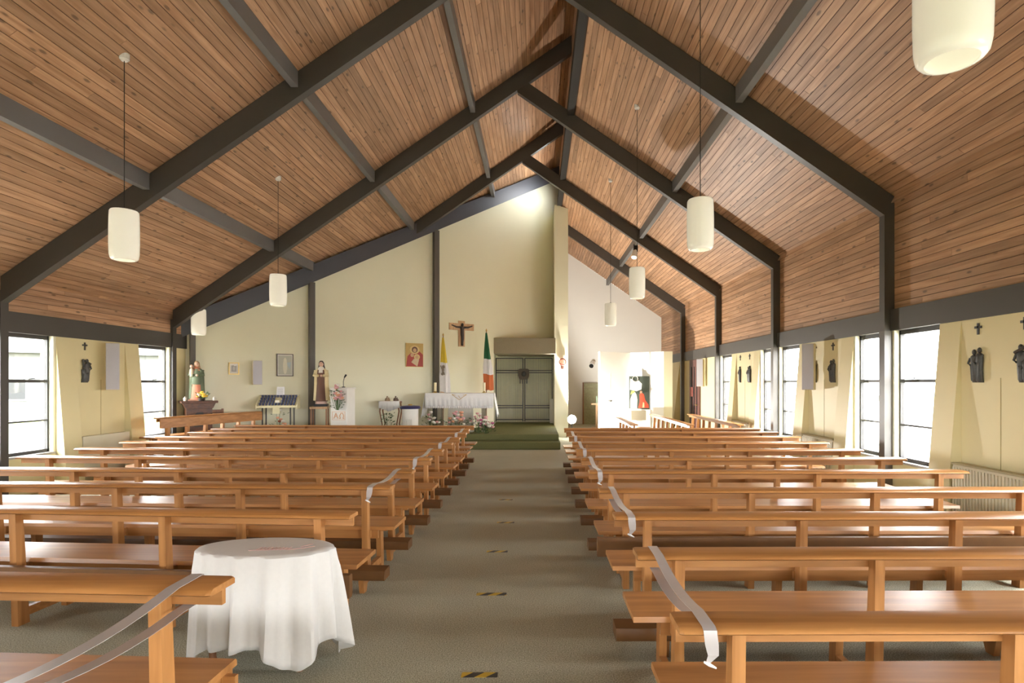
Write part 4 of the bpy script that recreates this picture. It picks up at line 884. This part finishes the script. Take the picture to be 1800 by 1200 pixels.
MB().loft([(1.08, 0, 0, .02, .02), (1.12, 0, 0, .07, .07), (1.14, 0, 0, .06, .06)], 12).obj('drip_pan', BRONZE, e, True); MB().cyl(0, 0, 1.14, 2.0, .018, 10).obj('wax', C('yellow_wax', (.80, .70, .38)), e)
# end wall panel, stand and camera lamp
e = thing('stone_panel', 'greenish stone slab framed against the white end wall', 'panel', (2.28, 23.20, 0))
MB().box(-.40, .40, -.06, 0, 0, 1.66).obj('slab', mat('green_stone', (.36, .36, .22), .6, 0, .3, 14), e); MB().box(-.45, -.40, -.09, 0, 0, 1.70).obj('edge_strip', MIDW, e); MB().box(-.40, .40, -.08, 0, 1.66, 1.70).obj('edge_strip', STONE, e)
for z in (.3, .6, .9, 1.2, 1.45): MB().box(-.39, .39, -.064, -.06, z, z+.012).obj('joint', STONE, e)
e = thing('wooden_stand', 'light wooden notice stand before the green stone slab', 'stand', (2.13, 20.9, 0))
MB().box(-.16, .20, -.10, .10, .88, .94).obj('top', PALEW, e); MB().box(.0, .07, -.035, .035, .06, .88).obj('post', PALEW, e); MB().box(-.14, .18, -.14, .14, 0, .06).obj('foot', PALEW, e)
MB().box(.02, .05, -.04, -.03, .94, 1.2).obj('green_strip', C('mint_strip', (.35, .5, .36)), e)
e = thing('wall_floodlight', 'small white camera shaped light on the end wall', 'light', (2.25, 23.20, 2.50))
MB().box(-.05, .05, -.10, 0, -.05, .05).obj('bracket', WHITEP, e); MB().tube([(0, -.10, .02), (-.08, -.32, -.12)], [.09, .10], 12).obj('housing', mat('white_enamel', (.82, .82, .80), .4), e, True); MB().tube([(-.08, -.32, -.12), (-.095, -.36, -.145)], [.08, .09], 12).obj('lens', BLACK, e, True)
# floodlight on the floor: the strong lamp that lights the shrine end
e = thing('floor_floodlight', 'bright floodlight on a low stand behind the front shrine side pew', 'floodlight', (1.06, 17.55, 0))
for k in range(3): aa = k*2.094+.5; MB().tube([(0, 0, .30), (.20*math.cos(aa), .20*math.sin(aa), .01)], .012, 6).obj('leg', BLACK, e)
MB().cyl(0, 0, .28, .44, .014, 8).obj('post', BLACK, e)
MB().tube([(0, .02, .56), (0, .06, .56)], [.14, .09], 24).obj('housing', BLACK, e)
MB().tube([(0, .0, .56), (0, .018, .56)], .13, 24).obj('lens', mat('lamp_glass', (1, .98, .94), .3, 0, 0, 1, 0, .5, ((1, .97, .90), 60)), e)
ld = bpy.data.lights.new('floodlight_glow', 'SPOT'); ld.spot_size = R(172); ld.spot_blend = .3; ld.energy = FLOOD; ld.color = (1, .95, .88); ld.shadow_soft_size = .06
lo = bpy.data.objects.new('floodlight_glow', ld); COL.objects.link(lo); lo.parent = e; lo.location = (0, .01, .78); lo.rotation_euler = Vector((.8, -.05, .5)).to_track_quat('-Z', 'Y').to_euler()

# ================================================================== OUTSIDE
tag(MB().box(-80, 60, -50, 90, -.6, -.3).obj('ground', mat('lawn', (.075, .095, .018), .95, 0, .3, 3)), 'green lawn outside the windows', 'lawn', kind='structure')
tag(MB().box(-14.0, -7.97, -20, 60, -.32, -.28).obj('path_bounce', mat('pale_bounce_ground', (.55, .54, .50), .9, 0, .1, 2)), 'added pale ground along the altar side, bouncing daylight up to the ceiling', 'paving', kind='structure')  # pale strip added to bounce daylight onto the ceiling boards
tag(MB().box(5.37, 40, -20, 60, -.32, -.28).obj('yard_bounce', mat('pale_bounce_ground', (.55, .54, .50), .9, 0, .1, 2)), 'added pale yard outside the shrine side windows, bouncing daylight up to the ceiling', 'paving', kind='structure')  # pale yard added as a daylight reflector for the ceiling
e = thing('house', 'white rendered house across the lawn beyond the altar side windows', 'house', (-27, 35, -.3), R(35))
MB().box(-5, 5, -3, 3, 0, 3.6).obj('wall', mat('house_render', (.11, .11, .105), .8), e)
MB().prism([(-3.4, 3.6), (3.4, 3.6), (0, 5.6)], 'x', -5.3, 5.3).obj('roof', C('slate_roof', (.028, .028, .03)), e)
for x in (-3.5, -1.2, 1.2, 3.5): o = MB().box(x-.6, x+.6, -3.06, -3, 1.0, 2.3).obj('window', C('house_window_frame', (.35, .35, .35)), e); MB().box(x-.5, x+.5, -3.08, -3.06, 1.1, 2.2).obj('pane', C('house_pane', (.012, .013, .015), .4), o)
e = thing('porch_post', 'grey post outside the altar side window by the slanting wall', 'post', (-9.3, 14.35, -.3))
MB().box(-.09, .09, -.09, .09, 0, 3.3).obj('shaft', C('post_grey', (.09, .08, .07)), e); MB().box(-.14, .14, -.14, .14, 0, .12).obj('base', C('post_grey', (.09, .08, .07)), e)
